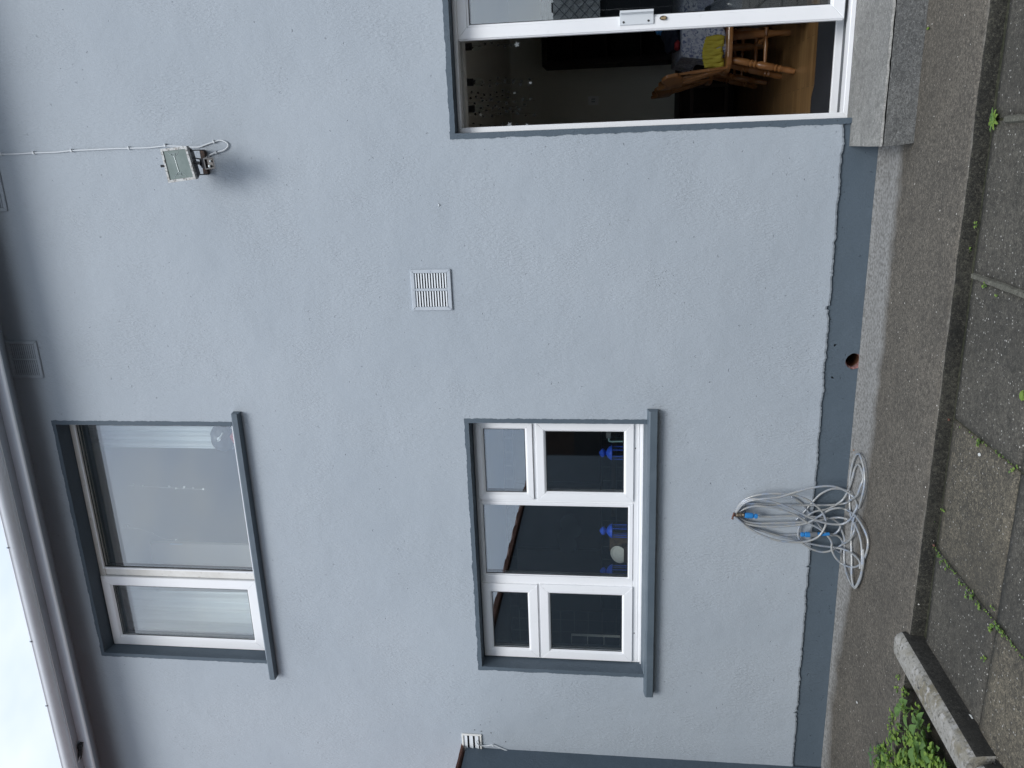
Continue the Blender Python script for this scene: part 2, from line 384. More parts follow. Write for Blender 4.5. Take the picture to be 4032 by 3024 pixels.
def tiles():
    m_ = mat('dark glazed wall tile', (.01, .016, .03), .25); N, L, p = nodes(m_)
    tc = N.new('ShaderNodeTexCoord'); mp = N.new('ShaderNodeMapping'); mp.inputs['Rotation'].default_value = (R(90), 0, 0)
    L.new(tc.outputs['Object'], mp.inputs[0]); br = N.new('ShaderNodeTexBrick'); br.offset = 0
    br.inputs['Scale'].default_value = 1; br.inputs['Brick Width'].default_value = .15; br.inputs['Row Height'].default_value = .15; br.inputs['Mortar Size'].default_value = .004
    br.inputs['Color1'].default_value = (.01, .018, .035, 1); br.inputs['Color2'].default_value = (.008, .014, .028, 1); br.inputs['Mortar'].default_value = (.07, .08, .09, 1)
    L.new(mp.outputs[0], br.inputs['Vector']); L.new(br.outputs[0], p.inputs['Base Color']); return m_
M['tiles'] = tiles()
M['pantile'] = mat('brown pantile', (.05, .032, .026), .8, noise_=(5, (.03, .024, .02), .4, .7))
M['shedwall'] = mat('dark rendered outbuilding wall', (.020, .023, .026), .9, noise_=(2, (.014, .016, .018), .4, .7))
M['hedge'] = mat('dark hedge leaf', (.02, .035, .012), .8)

# ------------------------------------------------------------------ the house
WIN_L = (-3.357, -1.610, 1.185, 2.262)      # openings x0 x1 z0 z1
WIN_U = (-3.388, -1.642, 3.795, 5.020)
DOOR = (.078, 2.0, .12, 2.248)
OPEN = [WIN_L, WIN_U, DOOR]
X0, X1, ZT, ZB = -8.0, 4.0, 5.42, .26
house = empty('house', (0, 0, 0), 'pale blue grey rendered house with slate blue window surrounds and white eaves', 'house')

def grid_wall(mb, y, x0, x1, z0, z1, holes, step=None):
    xs = sorted({x0, x1} | {h[i] for h in holes for i in (0, 1)}); zs = sorted({z0, z1} | {h[i] for h in holes for i in (2, 3)})
    xs = [x for x in xs if x0 <= x <= x1]; zs = [z for z in zs if z0 <= z <= z1]
    vs = [(x, y, z) for x in xs for z in zs]; nz_ = len(zs); fs = []
    for i in range(len(xs)-1):
        for j in range(nz_-1):
            cx, cz = (xs[i]+xs[i+1])/2, (zs[j]+zs[j+1])/2
            if any(h[0] < cx < h[1] and h[2] < cz < h[3] for h in holes): continue
            fs.append((i*nz_+j, (i+1)*nz_+j, (i+1)*nz_+j+1, i*nz_+j+1))
    mb.mesh(vs, fs)
mb = MB()
grid_wall(mb, 0, X0, X1, ZB, ZT, OPEN)
# ragged hand-cut lower edge of the render, standing 14 mm proud of the plinth
def rag(i, s=1.0, seed=0.0):
    return (noise.noise(Vector((i*9.0, seed, 0)))*.5+noise.noise(Vector((i*31.0, seed+7, 0)))*.35+noise.noise(Vector((i*90.0, seed+3, 0)))*.25)*s
n = 1500; xa, xb = X0, DOOR[0]; top = []; bot = []; bk = []
vs = []; fs = []
for i in range(n+1):
    x = xa+(xb-xa)*i/n
    zr_ = .192+rag(x, .016)+rag(x*4, .006, 70) + (.014 if rag(x, 1, 50) > .30 else 0)
    vs += [(x, 0, ZB), (x, -.001, zr_+.010), (x, .003, zr_), (x, .016, zr_+.001)]
for i in range(n):
    for k in range(3): fs.append((i*4+k, (i+1)*4+k, (i+1)*4+k+1, i*4+k+1))
mb.mesh(vs, fs)
mb.mesh([(DOOR[1], 0, ZB), (X1, 0, ZB), (X1, 0, .1), (DOOR[1], 0, .1)], [(0, 1, 2, 3)])
mb.build('wall', M['wall'], house)
mb = MB(); grid_wall(mb, .30, X0, X1, -.1, ZT, OPEN)
for x in (X0, X1): mb.mesh([(x, 0, -.1), (x, .30, -.1), (x, .30, ZT), (x, 0, ZT)], [(0, 1, 2, 3)])
mb.build('inner_wall', M['plaster'], house)
# plinth with the round drain hole
HX, HZ, HR = -1.232, .034, .047
mb = MB(); py_ = .014
cell = (HX-.10, HX+.10, -.12, .15)
xs = [X0, cell[0], cell[1], DOOR[0]]
for i, (a, b) in enumerate(zip(xs[:-1], xs[1:])):
    if i != 1: mb.mesh([(a, py_, -.12), (b, py_, -.12), (b, py_, .24), (a, py_, .24)], [(0, 1, 2, 3)])
mb.mesh([(cell[0], py_, .15), (cell[1], py_, .15), (cell[1], py_, .24), (cell[0], py_, .24)], [(0, 1, 2, 3)])
nn = 40; vs = []; fs = []
for i in range(nn):
    a = 2*math.pi*i/nn; c, s = math.cos(a), math.sin(a)
    rr = HR*(1+.10*noise.noise(Vector((c*2, s*2, 0)))+.05*noise.noise(Vector((c*7, s*7, 4))))
    k = min(.10/abs(c) if abs(c) > 1e-6 else 9, (.116/abs(s) if s > 0 else .154/abs(s)) if abs(s) > 1e-6 else 9)
    vs += [(HX+c*k, py_, HZ+s*k), (HX+c*rr, py_, HZ+s*rr), (HX+c*rr, py_+.03, HZ+s*rr)]
for i in range(nn):
    j = (i+1) % nn
    fs += [(i*3, j*3, j*3+1, i*3+1), (i*3+1, j*3+1, j*3+2, i*3+2)]
mb.mesh(vs, fs)
pl = mb.build('plinth', M['blue'], house)
tag(pl, 'slate blue painted plinth below the ragged edge of the render')
# broken brick rim and clay pipe inside the hole
mb = MB(); vs = []; fs = []
for i in range(nn):
    a = 2*math.pi*i/nn; c, s = math.cos(a), math.sin(a)
    rr = HR*(1.02+.16*noise.noise(Vector((c*3, s*3, 9)))); ri = HR*.86 if (c < .25 or s < 0) else HR*.97
    vs += [(HX+c*rr*1.02, py_+.004, HZ+s*rr*1.02), (HX+c*ri+.002, py_+.018, HZ+s*ri), (HX+c*ri+.002, py_+.05, HZ+s*ri)]
for i in range(nn):
    j = (i+1) % nn; fs += [(i*3, j*3, j*3+1, i*3+1), (i*3+1, j*3+1, j*3+2, i*3+2)]
mb.mesh(vs, fs).build('broken_rim', M['brick'], pl)
mb = MB(); pts = [(HX+.003, py_+.045, HZ-.002), (HX+.003, .45, HZ-.002)]
mb.tube(pts, HR*.87, 28, False).build('drain_pipe', M['clay'], pl, smooth=1)

def surround(o, sides, seed, w=.027):
    """painted border 2.5 mm proud on the wall face, ragged outside, plus the painted reveals"""
    x0, x1, z0, z1 = o; mb = MB(); st = .008
    for sd_ in sides:
        if sd_ in 'lr':
            n = int((z1-z0+w)/st); vs = []; fs = []
            for i in range(n+1):
                z = z0+(z1-z0+(w if sd_ else 0))*i/n; o_ = w+rag(z, .012, seed+ord(sd_)); i_ = rag(z, .004, seed+ord(sd_)+20)*.6-.001
                xo, xi = (x0-o_, x0-i_+0) if sd_ == 'l' else (x1+o_, x1+i_)
                vs += [(xo, .001, z), (xo, -.0025, z), (xi, -.0025, z), (xi, .02, z)]
            for i in range(n):
                for k in range(3): fs.append((i*4+k, (i+1)*4+k, (i+1)*4+k+1, i*4+k+1))
            mb.mesh(vs, fs)
        if sd_ == 't':
            n = int((x1-x0)/st); vs = []; fs = []
            for i in range(n+1):
                x = x0+(x1-x0)*i/n; o_ = w*.95+rag(x, .012, seed+99); i_ = rag(x, .006, seed+140)*.7-.001
                vs += [(x, .001, z1+o_), (x, -.003, z1+o_), (x, -.003, z1+i_), (x, .02, z1+i_)]
            for i in range(n):
                for k in range(3): fs.append((i*4+k, (i+1)*4+k, (i+1)*4+k+1, i*4+k+1))
            mb.mesh(vs, fs)
    mb.build('painted_surround', M['blue'], house)
    mb = MB()
    def jag(pA, pB, n_, ax):       # reveal sheet between y .0 and .30
        pass
    d0, d1 = .0005, .30
    mb.mesh([(x0, d0, z0), (x0, d1, z0), (x0, d1, z1), (x0, d0, z1)], [(0, 1, 2, 3)])
    mb.mesh([(x1, d0, z0), (x1, d1, z0), (x1, d1, z1), (x1, d0, z1)], [(0, 1, 2, 3)])
    mb.mesh([(x0, d0, z1), (x1, d0, z1), (x1, d1, z1), (x0, d1, z1)], [(0, 1, 2, 3)])
    mb.mesh([(x0, d0, z0), (x1, d0, z0), (x1, d1, z0), (x0, d1, z0)], [(0, 1, 2, 3)])
    mb.build('reveal', M['blue'], house)
surround(WIN_L, 'lrt', 1); surround(WIN_U, 'lrt', 2); surround(DOOR, 'lt', 3, .030)

YF = .118      # front plane of the frames
def casement(x0, x1, z0, z1, w, parent, wi=.012, handle=True):
    mb = MB(); s = YF-.014
    mb.frame(x0, x1, z0, z1, w-wi, s, YF+.03)
    # chamfered glazing bead
    l = w-wi; O = [(x0+l, z0+l), (x1-l, z0+l), (x1-l, z1-l), (x0+l, z1-l)]; I = [(x0+w, z0+w), (x1-w, z0+w), (x1-w, z1-w), (x0+w, z1-w)]
    for i in range(4):
        j = (i+1) % 4
        mb.mesh([(O[i][0], s+.001, O[i][1]), (O[j][0], s+.001, O[j][1]), (I[j][0], s+.012, I[j][1]), (I[i][0], s+.012, I[i][1]),
                 (O[i][0], s+.03, O[i][1]), (O[j][0], s+.03, O[j][1]), (I[j][0], s+.03, I[j][1]), (I[i][0], s+.03, I[i][1])],
                [(0, 1, 2, 3), (7, 6, 5, 4), (3, 2, 6, 7), (0, 4, 5, 1)])
    c = mb.build('casement', M['upvc'], parent, bevel=.0022)
    pane(x0+w, x1-w, z0+w, z1-w, parent, s+.016)
    return c
def pane(x0, x1, z0, z1, parent, y):
    g = MB(); g.frame(x0-.003, x1+.003, z0-.003, z1+.003, .006, y-.003, y+.001)
    g.build('gasket', M['gasket'], parent)
    mb = MB(); mb.box(x0-.004, x1+.004, y, y+.02, z0-.004, z1+.004)
    o = mb.build('pane', M['glass'], parent)
    g = MB(); g.frame(x0-.004, x1+.004, z0-.004, z1+.004, (.012, .012, .010, .012), y+.021, y+.026)
    g.build('spacer_bar', M['gasket'], parent)
    return o

# lower window: two casements, fixed middle light, two casements
x0, x1, z0, z1 = WIN_L
mb = MB()
mb.frame(x0+.002, x1-.035, 1.206, z1-.002, (.030, .020, .050, .030), YF, YF+.06)
mb.box(-2.215, -2.165, YF+.001, YF+.058, 1.2565, z1-.033); mb.box(-2.785, -2.735, YF+.001, YF+.058, 1.2565, z1-.033)
mb.box(-2.164, -1.662, YF+.002, YF+.057, 1.862, 1.882); mb.box(-3.326, -2.786, YF+.002, YF+.057, 1.866, 1.880)
mb.box(x1-.036, x1-.002, YF+.006, YF+.06, 1.206, z1-.002)
win = mb.build('window', M['upvc'], house, bevel=.002); tag(win, 'wide ground floor window of two opening pairs and one fixed light')
casement(-2.168, -1.644, 1.884, 2.240, .047, win); casement(-2.170, -1.644, 1.257, 1.861, .060, win)
casement(-3.345, -2.783, 1.880, 2.258, .068, win); casement(-3.345, -2.779, 1.257, 1.866, .068, win)
# fixed light bead and glass
mb = MB(); mb.frame(-2.737, -2.188, 1.258, 2.240, (.0145, .0145, .0245, .0125), YF-.006, YF+.02); mb.frame(-2.723, -2.202, 1.282, 2.228, .006, YF+.003, YF+.02)
mb.build('glazing_bead', M['upvc'], win, bevel=.0015)
pane(-2.717, -2.208, 1.288, 2.222, win, YF+.012)
# lower cill section and drain slots
mb = MB(); mb.box(x0+.004, x1-.030, YF-.022, YF+.05, 1.194, 1.2055)
mb.box(x0+.006, x1-.034, YF-.004, YF+.001, 1.224, 1.229)
mb.build('window_ledge', M['upvc'], win, bevel=.003)
mb = MB()
for px, py in ((2502, 1765), (2497, 2493)):
    p = W(px, py, YF); MB().box(p.x-.004, p.x+.004, YF-.001, YF+.003, p.z-.003, p.z+.003).build('drain_slot', M['gasket'], win)
def sill(x0, x1, zt, zb, yo, parent, ys):
    """sloping top, upright front with soft arris"""
    mb = MB(); prof = [(ys, zt+.022), (.0, zt+.004), (-yo, zt-.006), (-yo-.004, zt-.014), (-yo-.002, zb+.004), (-yo+.004, zb), (.02, zb), (ys, zb)]
    n = 90; vs = []; fs = []; k = len(prof)
    for i in range(n+1):
        x = x0+(x1-x0)*i/n
        for (y, z) in prof:
            wv = .0016*rag(x*1.3, 1, y*50+z*40)
            vs.append((x, y+wv, z+wv))
    for i in range(n):
        for j in range(k): fs.append((i*k+j, (i+1)*k+j, (i+1)*k+(j+1) % k, i*k+(j+1) % k))
    fs += [tuple(range(k)), tuple(n*k+j for j in range(k))]
    mb.mesh(vs, fs); return mb.build('window_sill', M['sill'], parent)
mb = MB()
sill(-3.495, -1.515, 1.180, 1.122, .052, win, YF-.01)

# upper window: big fixed light and one casement
x0, x1, z0, z1 = WIN_U
mb = MB()
mb.frame(x0+.001, x1-.001, 3.826, z1-.001, (.020, .040, .030, .045), YF, YF+.06)
mb.box(-2.822, -2.770, YF+.001, YF+.058, 3.857, z1-.047)
winu = mb.build('window', M['upvc_dirty'], house, bevel=.002); tag(winu, 'upstairs window with one large fixed light and a narrow casement')
c = casement(-3.386, -2.829, 3.846, 5.012, .076, winu)
mb = MB(); mb.frame(-2.772, -1.676, 3.850, 4.985, .010, YF-.005, YF+.02); mb.build('glazing_bead', M['upvc'], winu, bevel=.0015)
pane(-2.758, -1.690, 3.864, 4.972, winu, YF+.012)
sill(-3.505, -1.545, 3.770, 3.722, .052, winu, YF-.01)

# patio door: frame, sliding leaf, rails
x0, x1, z0, z1 = DOOR
mb = MB()
mb.frame(x0+.001, x1, .155, z1-.001, (.030, .05, .026, .022), .09, .165)
mb.box(x0+.032, x1-.05, .318, .340, .150, .192)
mb.box(x0+.001, x0+.020, .20, .33, .155, z1-.002)
df = mb.build('patio_door', M['upvc'], house, bevel=.003); tag(df, 'white sliding patio door standing half open')
mb = MB(); mb.box(x0+.021, x1, .1655, .3175, .130, .155); mb.box(x0+.021, x1, .225, .245, .155, .172); mb.build('track_channel', M['greyplastic'], df)
mb = MB(); mb.box(x0+.003, x0+.0255, .201, .3, z1-.040, z1-.003); mb.box(x0+.03, x1-.03, .21, .30, z1-.028, z1-.003); mb.build('head_track', M['upvc_dirty'], df)
LX0, LX1, LZ0, LZ1 = .568, 1.93, .206, 2.232
mb = MB(); mb.frame(LX0, LX1, LZ0, LZ1, .060, .115, .160)
mb.frame(LX0+.058, LX1-.058, LZ0+.058, LZ1-.058, .013, .122, .155)
mb.box(LX0-.006, LX0+.002, .120, .155, LZ0+.004, LZ1-.004)
leaf = mb.build('door_leaf', M['upvc'], df, bevel=.003)
pane(LX0+.072, LX1-.072, LZ0+.072, LZ1-.072, df, .132)
# handle plate with grip edge, two screws, lock barrel
a = W(2440, 100, .108); b = W(2574, 42, .108)
mb = MB(); mb.box(a.x, b.x, .106, .115, b.z, a.z); mb.prism([(a.x+.034, .106), (b.x-.002, .106), (b.x, .098), (b.x-.010, .092), (a.x+.050, .1045)], b.z+.001, a.z-.001, 2)
mb.box(b.x-.006, b.x+.006, .083, .106, b.z+.001, a.z-.001)
mb.build('handle_plate', M['vent_slat'], df, bevel=.0015)
mb = MB()
for px, py in ((2455, 88), (2553, 81)):
    p = W(px, py, .104); MB().tube([(p.x, .107, p.z), (p.x, .103, p.z)], .0055, 12).build('screw', M['screw'], df)
p = W(2612, 70, .105); mb = MB(); mb.prism([(p.x+.011*math.cos(t)*1.0, p.z+.019*math.sin(t)) for t in [i*math.pi/10 for i in range(20)]], .109, .115, 1)
lk = mb.build('lock', M['screw'], df)
mb = MB(); mb.tube([(p.x-.001, .116, p.z-.006), (p.x-.001, .101, p.z-.006)], .0085, 16); mb.box(p.x-.0065, p.x+.0045, .103, .115, p.z-.006, p.z+.013); mb.build('lock_barrel', M['brassy'], df, bevel=.001)

# eaves: narrow vented soffit, moulded fascia, gutter
def lin(prof, x0, x1, mb, close=False):
    vs = []; k = len(prof)
    for x in (x0, x1): vs += [(x, y, z) for y, z in prof]
    mb.mesh(vs, [(j, k+j, k+j+1, j+1) for j in range(k-1)]+([(k-1, 2*k-1, k, 0)] if close else []))
    if close: mb.mesh(vs, [tuple(range(k)), tuple(range(2*k-1, k-1, -1))])
ex0, ex1 = -8.2, 4.2
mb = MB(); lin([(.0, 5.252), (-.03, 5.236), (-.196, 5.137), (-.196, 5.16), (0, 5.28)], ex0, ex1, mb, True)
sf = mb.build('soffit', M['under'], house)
mb = MB(); lin([(-.1965, 5.127), (-.208, 5.124), (-.2125, 5.127), (-.2125, 5.143), (-.1965, 5.15)], ex0, ex1, mb, True); mb.build('fascia_bead', M['lip'], house)
mb = MB(); lin([(-.1970, 5.1425), (-.2045, 5.1425), (-.2050, 5.150), (-.2020, 5.154), (-.2020, 5.28), (-.1970, 5.28)], ex0, ex1, mb, True); mb.build('fascia', M['fascia'], house)
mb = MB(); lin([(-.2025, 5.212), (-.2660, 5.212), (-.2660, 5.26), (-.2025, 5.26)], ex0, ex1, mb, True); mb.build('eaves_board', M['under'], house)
mb = MB(); lin([(-.2665, 5.207), (-.273, 5.203), (-.2775, 5.206), (-.2775, 5.232), (-.2665, 5.232)], ex0, ex1, mb, True); mb.build('eaves_bead', M['lip'], house)
mb = MB(); gy, gz, gr = -.3255, 5.229, .047
prof = [(gy+gr*math.cos(t), gz-gr*math.sin(t)) for t in [math.pi*i/14 for i in range(15)]]
prof += [(gy-gr-.004, gz+.004), (gy-gr-.004, gz+.010), (gy-gr+.004, gz+.012)]+[(gy+(gr-.004)*math.cos(t), gz-(gr-.004)*math.sin(t)+.003) for t in [math.pi*(14-i)/14 for i in range(15)]]
lin(prof, ex0, ex1, mb, True); gt = mb.build('gutter', M['gutter'], house, smooth=1)
for px, py in ((10, 2155), (107, 2524), (174, 2777)):
    p = W(px, py, gy-gr); MB().box(p.x-.004, p.x+.004, gy-gr-.007, gy-gr+.004, gz+.000, gz+.013).build('gutter_clip', M['greyplastic'], gt)
# broken dark bracket hanging from the eaves board
A = W(322, 2926, -.212); B = W(308, 3016, -.235)
br_ = empty('eaves_bracket', A, 'broken blackened metal bracket hanging off the white eaves, at the left end of the gutter', 'bracket')
mb = MB(); sg = [(0, .018), (.18, .017), (.22, .010), (.34, .009), (.42, .017), (.7, .021), (.92, .019), (1, .007)]
for i in range(len(sg)-1):
    (t0, w0), (t1, w1) = sg[i], sg[i+1]; p0, p1 = A.lerp(B, t0), A.lerp(B, t1)
    mb.mesh([(p0.x, p0.y-w0, p0.z-.006), (p0.x, p0.y+w0, p0.z-.006), (p1.x, p1.y+w1, p1.z-.006), (p1.x, p1.y-w1, p1.z-.006), (p0.x, p0.y-w0, p0.z+.02), (p0.x, p0.y+w0, p0.z+.02), (p1.x, p1.y+w1, p1.z+.02), (p1.x, p1.y-w1, p1.z+.02)],
            [(0, 1, 2, 3), (4, 7, 6, 5), (0, 4, 5, 1), (1, 5, 6, 2), (2, 6, 7, 3), (3, 7, 4, 0)])
mb.build('strap', M['black'], br_)
p0 = A.lerp(B, .55); p1 = A.lerp(B, .78)
mb = MB(); mb.mesh([(p0.x, p0.y-.019, p0.z-.0075), (p0.x+.004, p0.y-.006, p0.z-.0075), (p1.x, p1.y-.009, p1.z-.0075), (p1.x, p1.y-.020, p1.z-.0075)], [(0, 1, 2, 3)]); mb.build('peeled_patch', M['lip'], br_)
# roof of the house
mb = MB(); mb.prism([(-.30, 5.262), (4.3, 8.1), (8.9, 5.262), (8.9, 5.22), (8.6, 5.40), (0.0, 5.40), (-.20, 5.285), (-.30, 5.252)], -8.3, 4.3, 0); mb.build('roof', M['pantile'], house)
mb = MB(); mb.box(X0, X0+.2, .301, 8.6, -.1, 5.3); mb.box(X1-.2, X1, .301, 8.6, -.1, 5.3); mb.box(X0+.2, X1-.2, 8.4, 8.6, -.1, 5.3); mb.build('outer_wall', M['wall'], house)

# ------------------------------------------------------------------ rooms (structure)
def room(nm, x0, x1, y0, y1, z0, z1, wm, fm, cm, backm=None):
    e = empty(nm+'_shell'); e['kind'] = 'structure'
    def q(n, vs, m_):
        o = MB().mesh(vs, [(0, 1, 2, 3)]).build(n, m_, e); return o
    q('floor', [(x0, y0, z0), (x1, y0, z0), (x1, y1, z0), (x0, y1, z0)], fm)
    q('ceiling', [(x0, y0, z1), (x1, y0, z1), (x1, y1, z1), (x0, y1, z1)], cm)
    q('wall', [(x0, y1, z0), (x1, y1, z0), (x1, y1, z1), (x0, y1, z1)], backm or wm)
    q('wall', [(x0, y0, z0), (x0, y1, z0), (x0, y1, z1), (x0, y0, z1)], wm)
    q('wall', [(x1, y0, z0), (x1, y1, z0), (x1, y1, z1), (x1, y0, z1)], wm)
    return e
room('dining_room', -.25, 3.7, .302, 4.7, .135, 2.50, M['plaster'], M['floor'], M['plaster'])
room('kitchen', -6, -.30, .302, 3.0, .135, 2.50, M['plaster'], M['floor'], M['plaster'], M['tiles'])
room('bedroom', -5.2, 1, .302, 4.2, 2.9, 5.20, M['bedwall'], M['floor'], M['ceiling'])

# ------------------------------------------------------------------ ground
def structure(o): o['kind'] = 'structure'; return o
structure(MB().mesh([(-150, -150, -.12), (150, -150, -.12), (150, 150, -.12), (-150, 150, -.12)], [(0, 1, 2, 3)]).build('ground', M['ground']))
YA = -1.066
def hgt(x, y, a=.004): return noise.noise(Vector((x*2.1, y*2.1, 3)))*a
mb = MB(); nx, ny = 330, 34; vs = []; fs = []
for i in range(nx+1):
    x = -6.0+9.5*i/nx
    ye = YA+rag(x*.35, .016, 5)+rag(x*2, .006, 8)
    for j in range(ny+1):
        t = j/ny; y = .012+(ye-.012)*t
        z = hgt(x, y)+(-.006*(max(0, t-.955)/.045)**2 if t > .955 else 0) + .012*max(0, 1-(-y)/.12)**2
        vs.append((x, y, z-.004))
    vs.append((x, ye-.004, -.018)); vs.append((x, ye-.012+rag(x*3, .006, 2), -.045)); vs.append((x, ye-.018, -.115))
k = ny+4
for i in range(nx):
    for j in range(k-1): fs.append((i*k+j, (i+1)*k+j, (i+1)*k+j+1, i*k+j+1))
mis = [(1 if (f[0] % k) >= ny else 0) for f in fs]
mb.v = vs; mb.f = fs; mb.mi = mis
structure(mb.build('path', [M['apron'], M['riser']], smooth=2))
# paving: 0.61 m slabs, one row against the step down, the next beyond
pv = empty('pavement'); pv['kind'] = 'structure'
cols_x = [-2.30, -1.797, -1.180, -.567, .030, .64, 1.25, 1.86, 2.47]
rows_y = [-1.105, -1.682, -2.29, -2.90, -3.5, -4.1, -4.7, -5.3]
def slab(x0, x1, y0, y1, m_, tilt):
    g = .005; x0 += g; x1 -= g; y0 -= g; y1 += g      # y0 nearer to the wall
    n = 14; vs = []; fs = []
    for i in range(n+1):
        for j in range(n+1):
            x = x0+(x1-x0)*i/n; y = y0+(y1-y0)*j/n
            ed = min(i, n-i, j, n-j)
            z = -.055+tilt[0]*(i/n-.5)+tilt[1]*(j/n-.5)+hgt(x+9, y, .003)-(.005 if ed == 0 else 0)
            if ed == 0: x += rag(y*.7+x*.7, .004, x0*10); y += rag(x*.7, .004, y0*10)
            vs.append((x, y, z))
    for i in range(n):
        for j in range(n): fs.append((i*(n+1)+j, (i+1)*(n+1)+j, (i+1)*(n+1)+j+1, i*(n+1)+j+1))
    b = [i*(n+1) for i in range(n+1)]+[n*(n+1)+j for j in range(1, n+1)]+[i*(n+1)+n for i in range(n-1, -1, -1)]+[j for j in range(n-1, 0, -1)]
    o = len(vs); vs += [(vs[q][0], vs[q][1], -.10) for q in b]
    for q in range(len(b)): fs.append((b[q], b[(q+1) % len(b)], o+(q+1) % len(b), o+q))
    MB().mesh(vs, fs).build('slab', m_, pv, smooth=2)
kinds = {(0, 0): 0, (1, 0): 1, (2, 0): 0, (3, 0): 0, (4, 0): 0, (0, 1): 1, (1, 1): 0, (2, 1): 1}
for i in range(len(cols_x)-1):
    for j in range(len(rows_y)-1):
        kd = kinds.get((i, j), random.choice((0, 0, 1)))
        slab(cols_x[i], cols_x[i+1], rows_y[j], rows_y[j+1], M['slab2'] if kd else M['slab'], (random.uniform(-.005, .005), random.uniform(-.004, .004)))
mb = MB(); mb.mesh([(-2.32, -1.05, -.067), (2.5, -1.05, -.067), (2.5, -5.3, -.067), (-2.32, -5.3, -.067)], [(0, 1, 2, 3)]); mb.build('joint_filling', M['joint'], pv)
mb = MB()      # raised ribbon of pale mortar left in two of the joints
for (x, ya, yb) in ((-.567, -1.12, -1.68), (.030, -1.22, -1.68)):
    vs = []; fs = []; n = 30
    for i in range(n+1):
        y = ya+(yb-ya)*i/n; w_ = .014+rag(y, .008, x*7); h_ = -.047+rag(y, .005, x)
        vs += [(x-w_, y, -.060), (x-w_*.6, y, h_), (x+w_*.6, y, h_), (x+w_, y, -.060)]
    for i in range(n):
        for k in range(3): fs.append((i*4+k, (i+1)*4+k, (i+1)*4+k+1, i*4+k+1))
    mb.mesh(vs, fs)
mb.build('mortar_ribbon', M['mortar'], pv)

# planting bed and its kerb
structure(MB().mesh([(x, y, -.035+.03*noise.noise(Vector((x*6, y*6, 0)))) for x in [-6+3.7*i/60 for i in range(61)] for y in [-1.08-2.2*j/40 for j in range(41)]],
    [(i*41+j, (i+1)*41+j, (i+1)*41+j+1, i*41+j+1) for i in range(60) for j in range(40)]).build('soil', M['soil'], smooth=2))
kb = empty('garden_kerb', (-2.35, -1.6, -.06), 'pale lichen spotted concrete kerb with a rounded top beside the weedy bed', 'kerb')
def kerb(y0, y1, dx=0, dz=0):
    mb = MB(); n = 40; vs = []; fs = []
    prof = [(-.075, -.12), (-.078, .0), (-.070, .030), (-.045, .043), (.026, .046), (.055, .038), (.070, .016), (.074, -.008)]
    lo = [(.074, -.008), (.078, -.055), (.080, -.12)]
    pr = prof+lo[1:]; k = len(pr)
    for i in range(n+1):
        y = y0+(y1-y0)*i/n; t = 1.0
        e_ = min(1, (i/n)*abs(y1-y0)/.05); sc_ = math.sqrt(max(.0, 1-(1-e_)**2))*.45+.55
        for (dx_, z) in pr:
            wv = rag(y*.8, .006, dx_*30)+rag(y*3, .003, z*30)
            zz = z if z < -.05 else -.05+(z+.05)*(.75+.25*sc_)
            vs.append((-2.352+dx+dx_*sc_+wv, y, zz+wv*.6+dz))
    for i in range(n):
        for j in range(k-1): fs.append((i*k+j, (i+1)*k+j, (i+1)*k+j+1, i*k+j+1))
    fs += [tuple(range(k)), tuple(n*k+j for j in range(k))]
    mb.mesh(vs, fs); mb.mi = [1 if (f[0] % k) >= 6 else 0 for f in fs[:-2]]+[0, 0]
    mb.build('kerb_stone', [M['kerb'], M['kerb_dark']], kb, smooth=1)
kerb(-1.005, -1.845); kerb(-1.862, -2.75, .006, -.006)
# dark footing between kerb and first slab
structure(MB().box(-2.298, -2.286, -1.09, -2.8, -.1, -.052).build('kerb_footing', M['kerb_dark']))

# concrete step under the patio door
structure(MB().box(.0785, 2.0, .0155, .0895, .08, .156).build('threshold', M['step']))
st = empty('door_step', (.9, -.22, 0), 'pale cast concrete step block below the patio door', 'step')
mb = MB(); sy = -.462; n = 120; vs = []; fs = []
prof_t = [(.0145, .157), (-.15, .154), (-.30, .151), (sy+.012, .147)]
for i in range(n+1):
    x = -.063+2.5*i/n
    for j, (y, z) in enumerate(prof_t): vs.append((x+(.0 if i else rag(y, .003)), y+(rag(x, .006, 3) if j == 3 else 0), z+hgt(x*3, y*3, .002)))
for i in range(n):
    for j in range(3): fs.append((i*4+j, (i+1)*4+j, (i+1)*4+j+1, i*4+j+1))
mb.mesh(vs, fs); mb.build('tread', M['step'], st, smooth=2)
mb = MB(); vs = []; fs = []
for i in range(n+1):
    x = -.063+2.5*i/n
    for (dy, z) in ((.012, .147), (.003, .1455), (-.001+rag(x*1.5, .003, 31), .139+rag(x*2, .004, 61))): vs.append((x, sy+dy+(rag(x, .006, 3) if dy > .01 else rag(x, .004, 6)), z+rag(x*2, .003, 9)))
for i in range(n):
    for j in range(2): fs.append((i*3+j, (i+1)*3+j, (i+1)*3+j+1, i*3+j+1))
mb.mesh(vs, fs).build('nosing', M['nosing'], st, smooth=2)
mb = MB(); vs = []; fs = []; zz = [.1345, .10, .06, .025, -.02]
for i in range(n+1):
    x = -.063+2.5*i/n
    for j, z in enumerate(zz): vs.append((x+(.012*(j/4)**2 if i == 0 else 0), sy-.004+.018*(j/4)+rag(x*1.2, .006, 40+j), z))
for i in range(n):
    for j in range(4): fs.append((i*5+j, (i+1)*5+j, (i+1)*5+j+1, i*5+j+1))
mb.mesh(vs, fs)
mb.mesh([(-.063, .014, .157), (-.063, sy+.010, .146), (-.060, sy-.002, .05), (-.05, sy+.01, -.02), (-.06, .014, -.02)], [(0, 1, 2, 3, 4)])
mb.build('riser_face', M['step_front'], st, smooth=1)

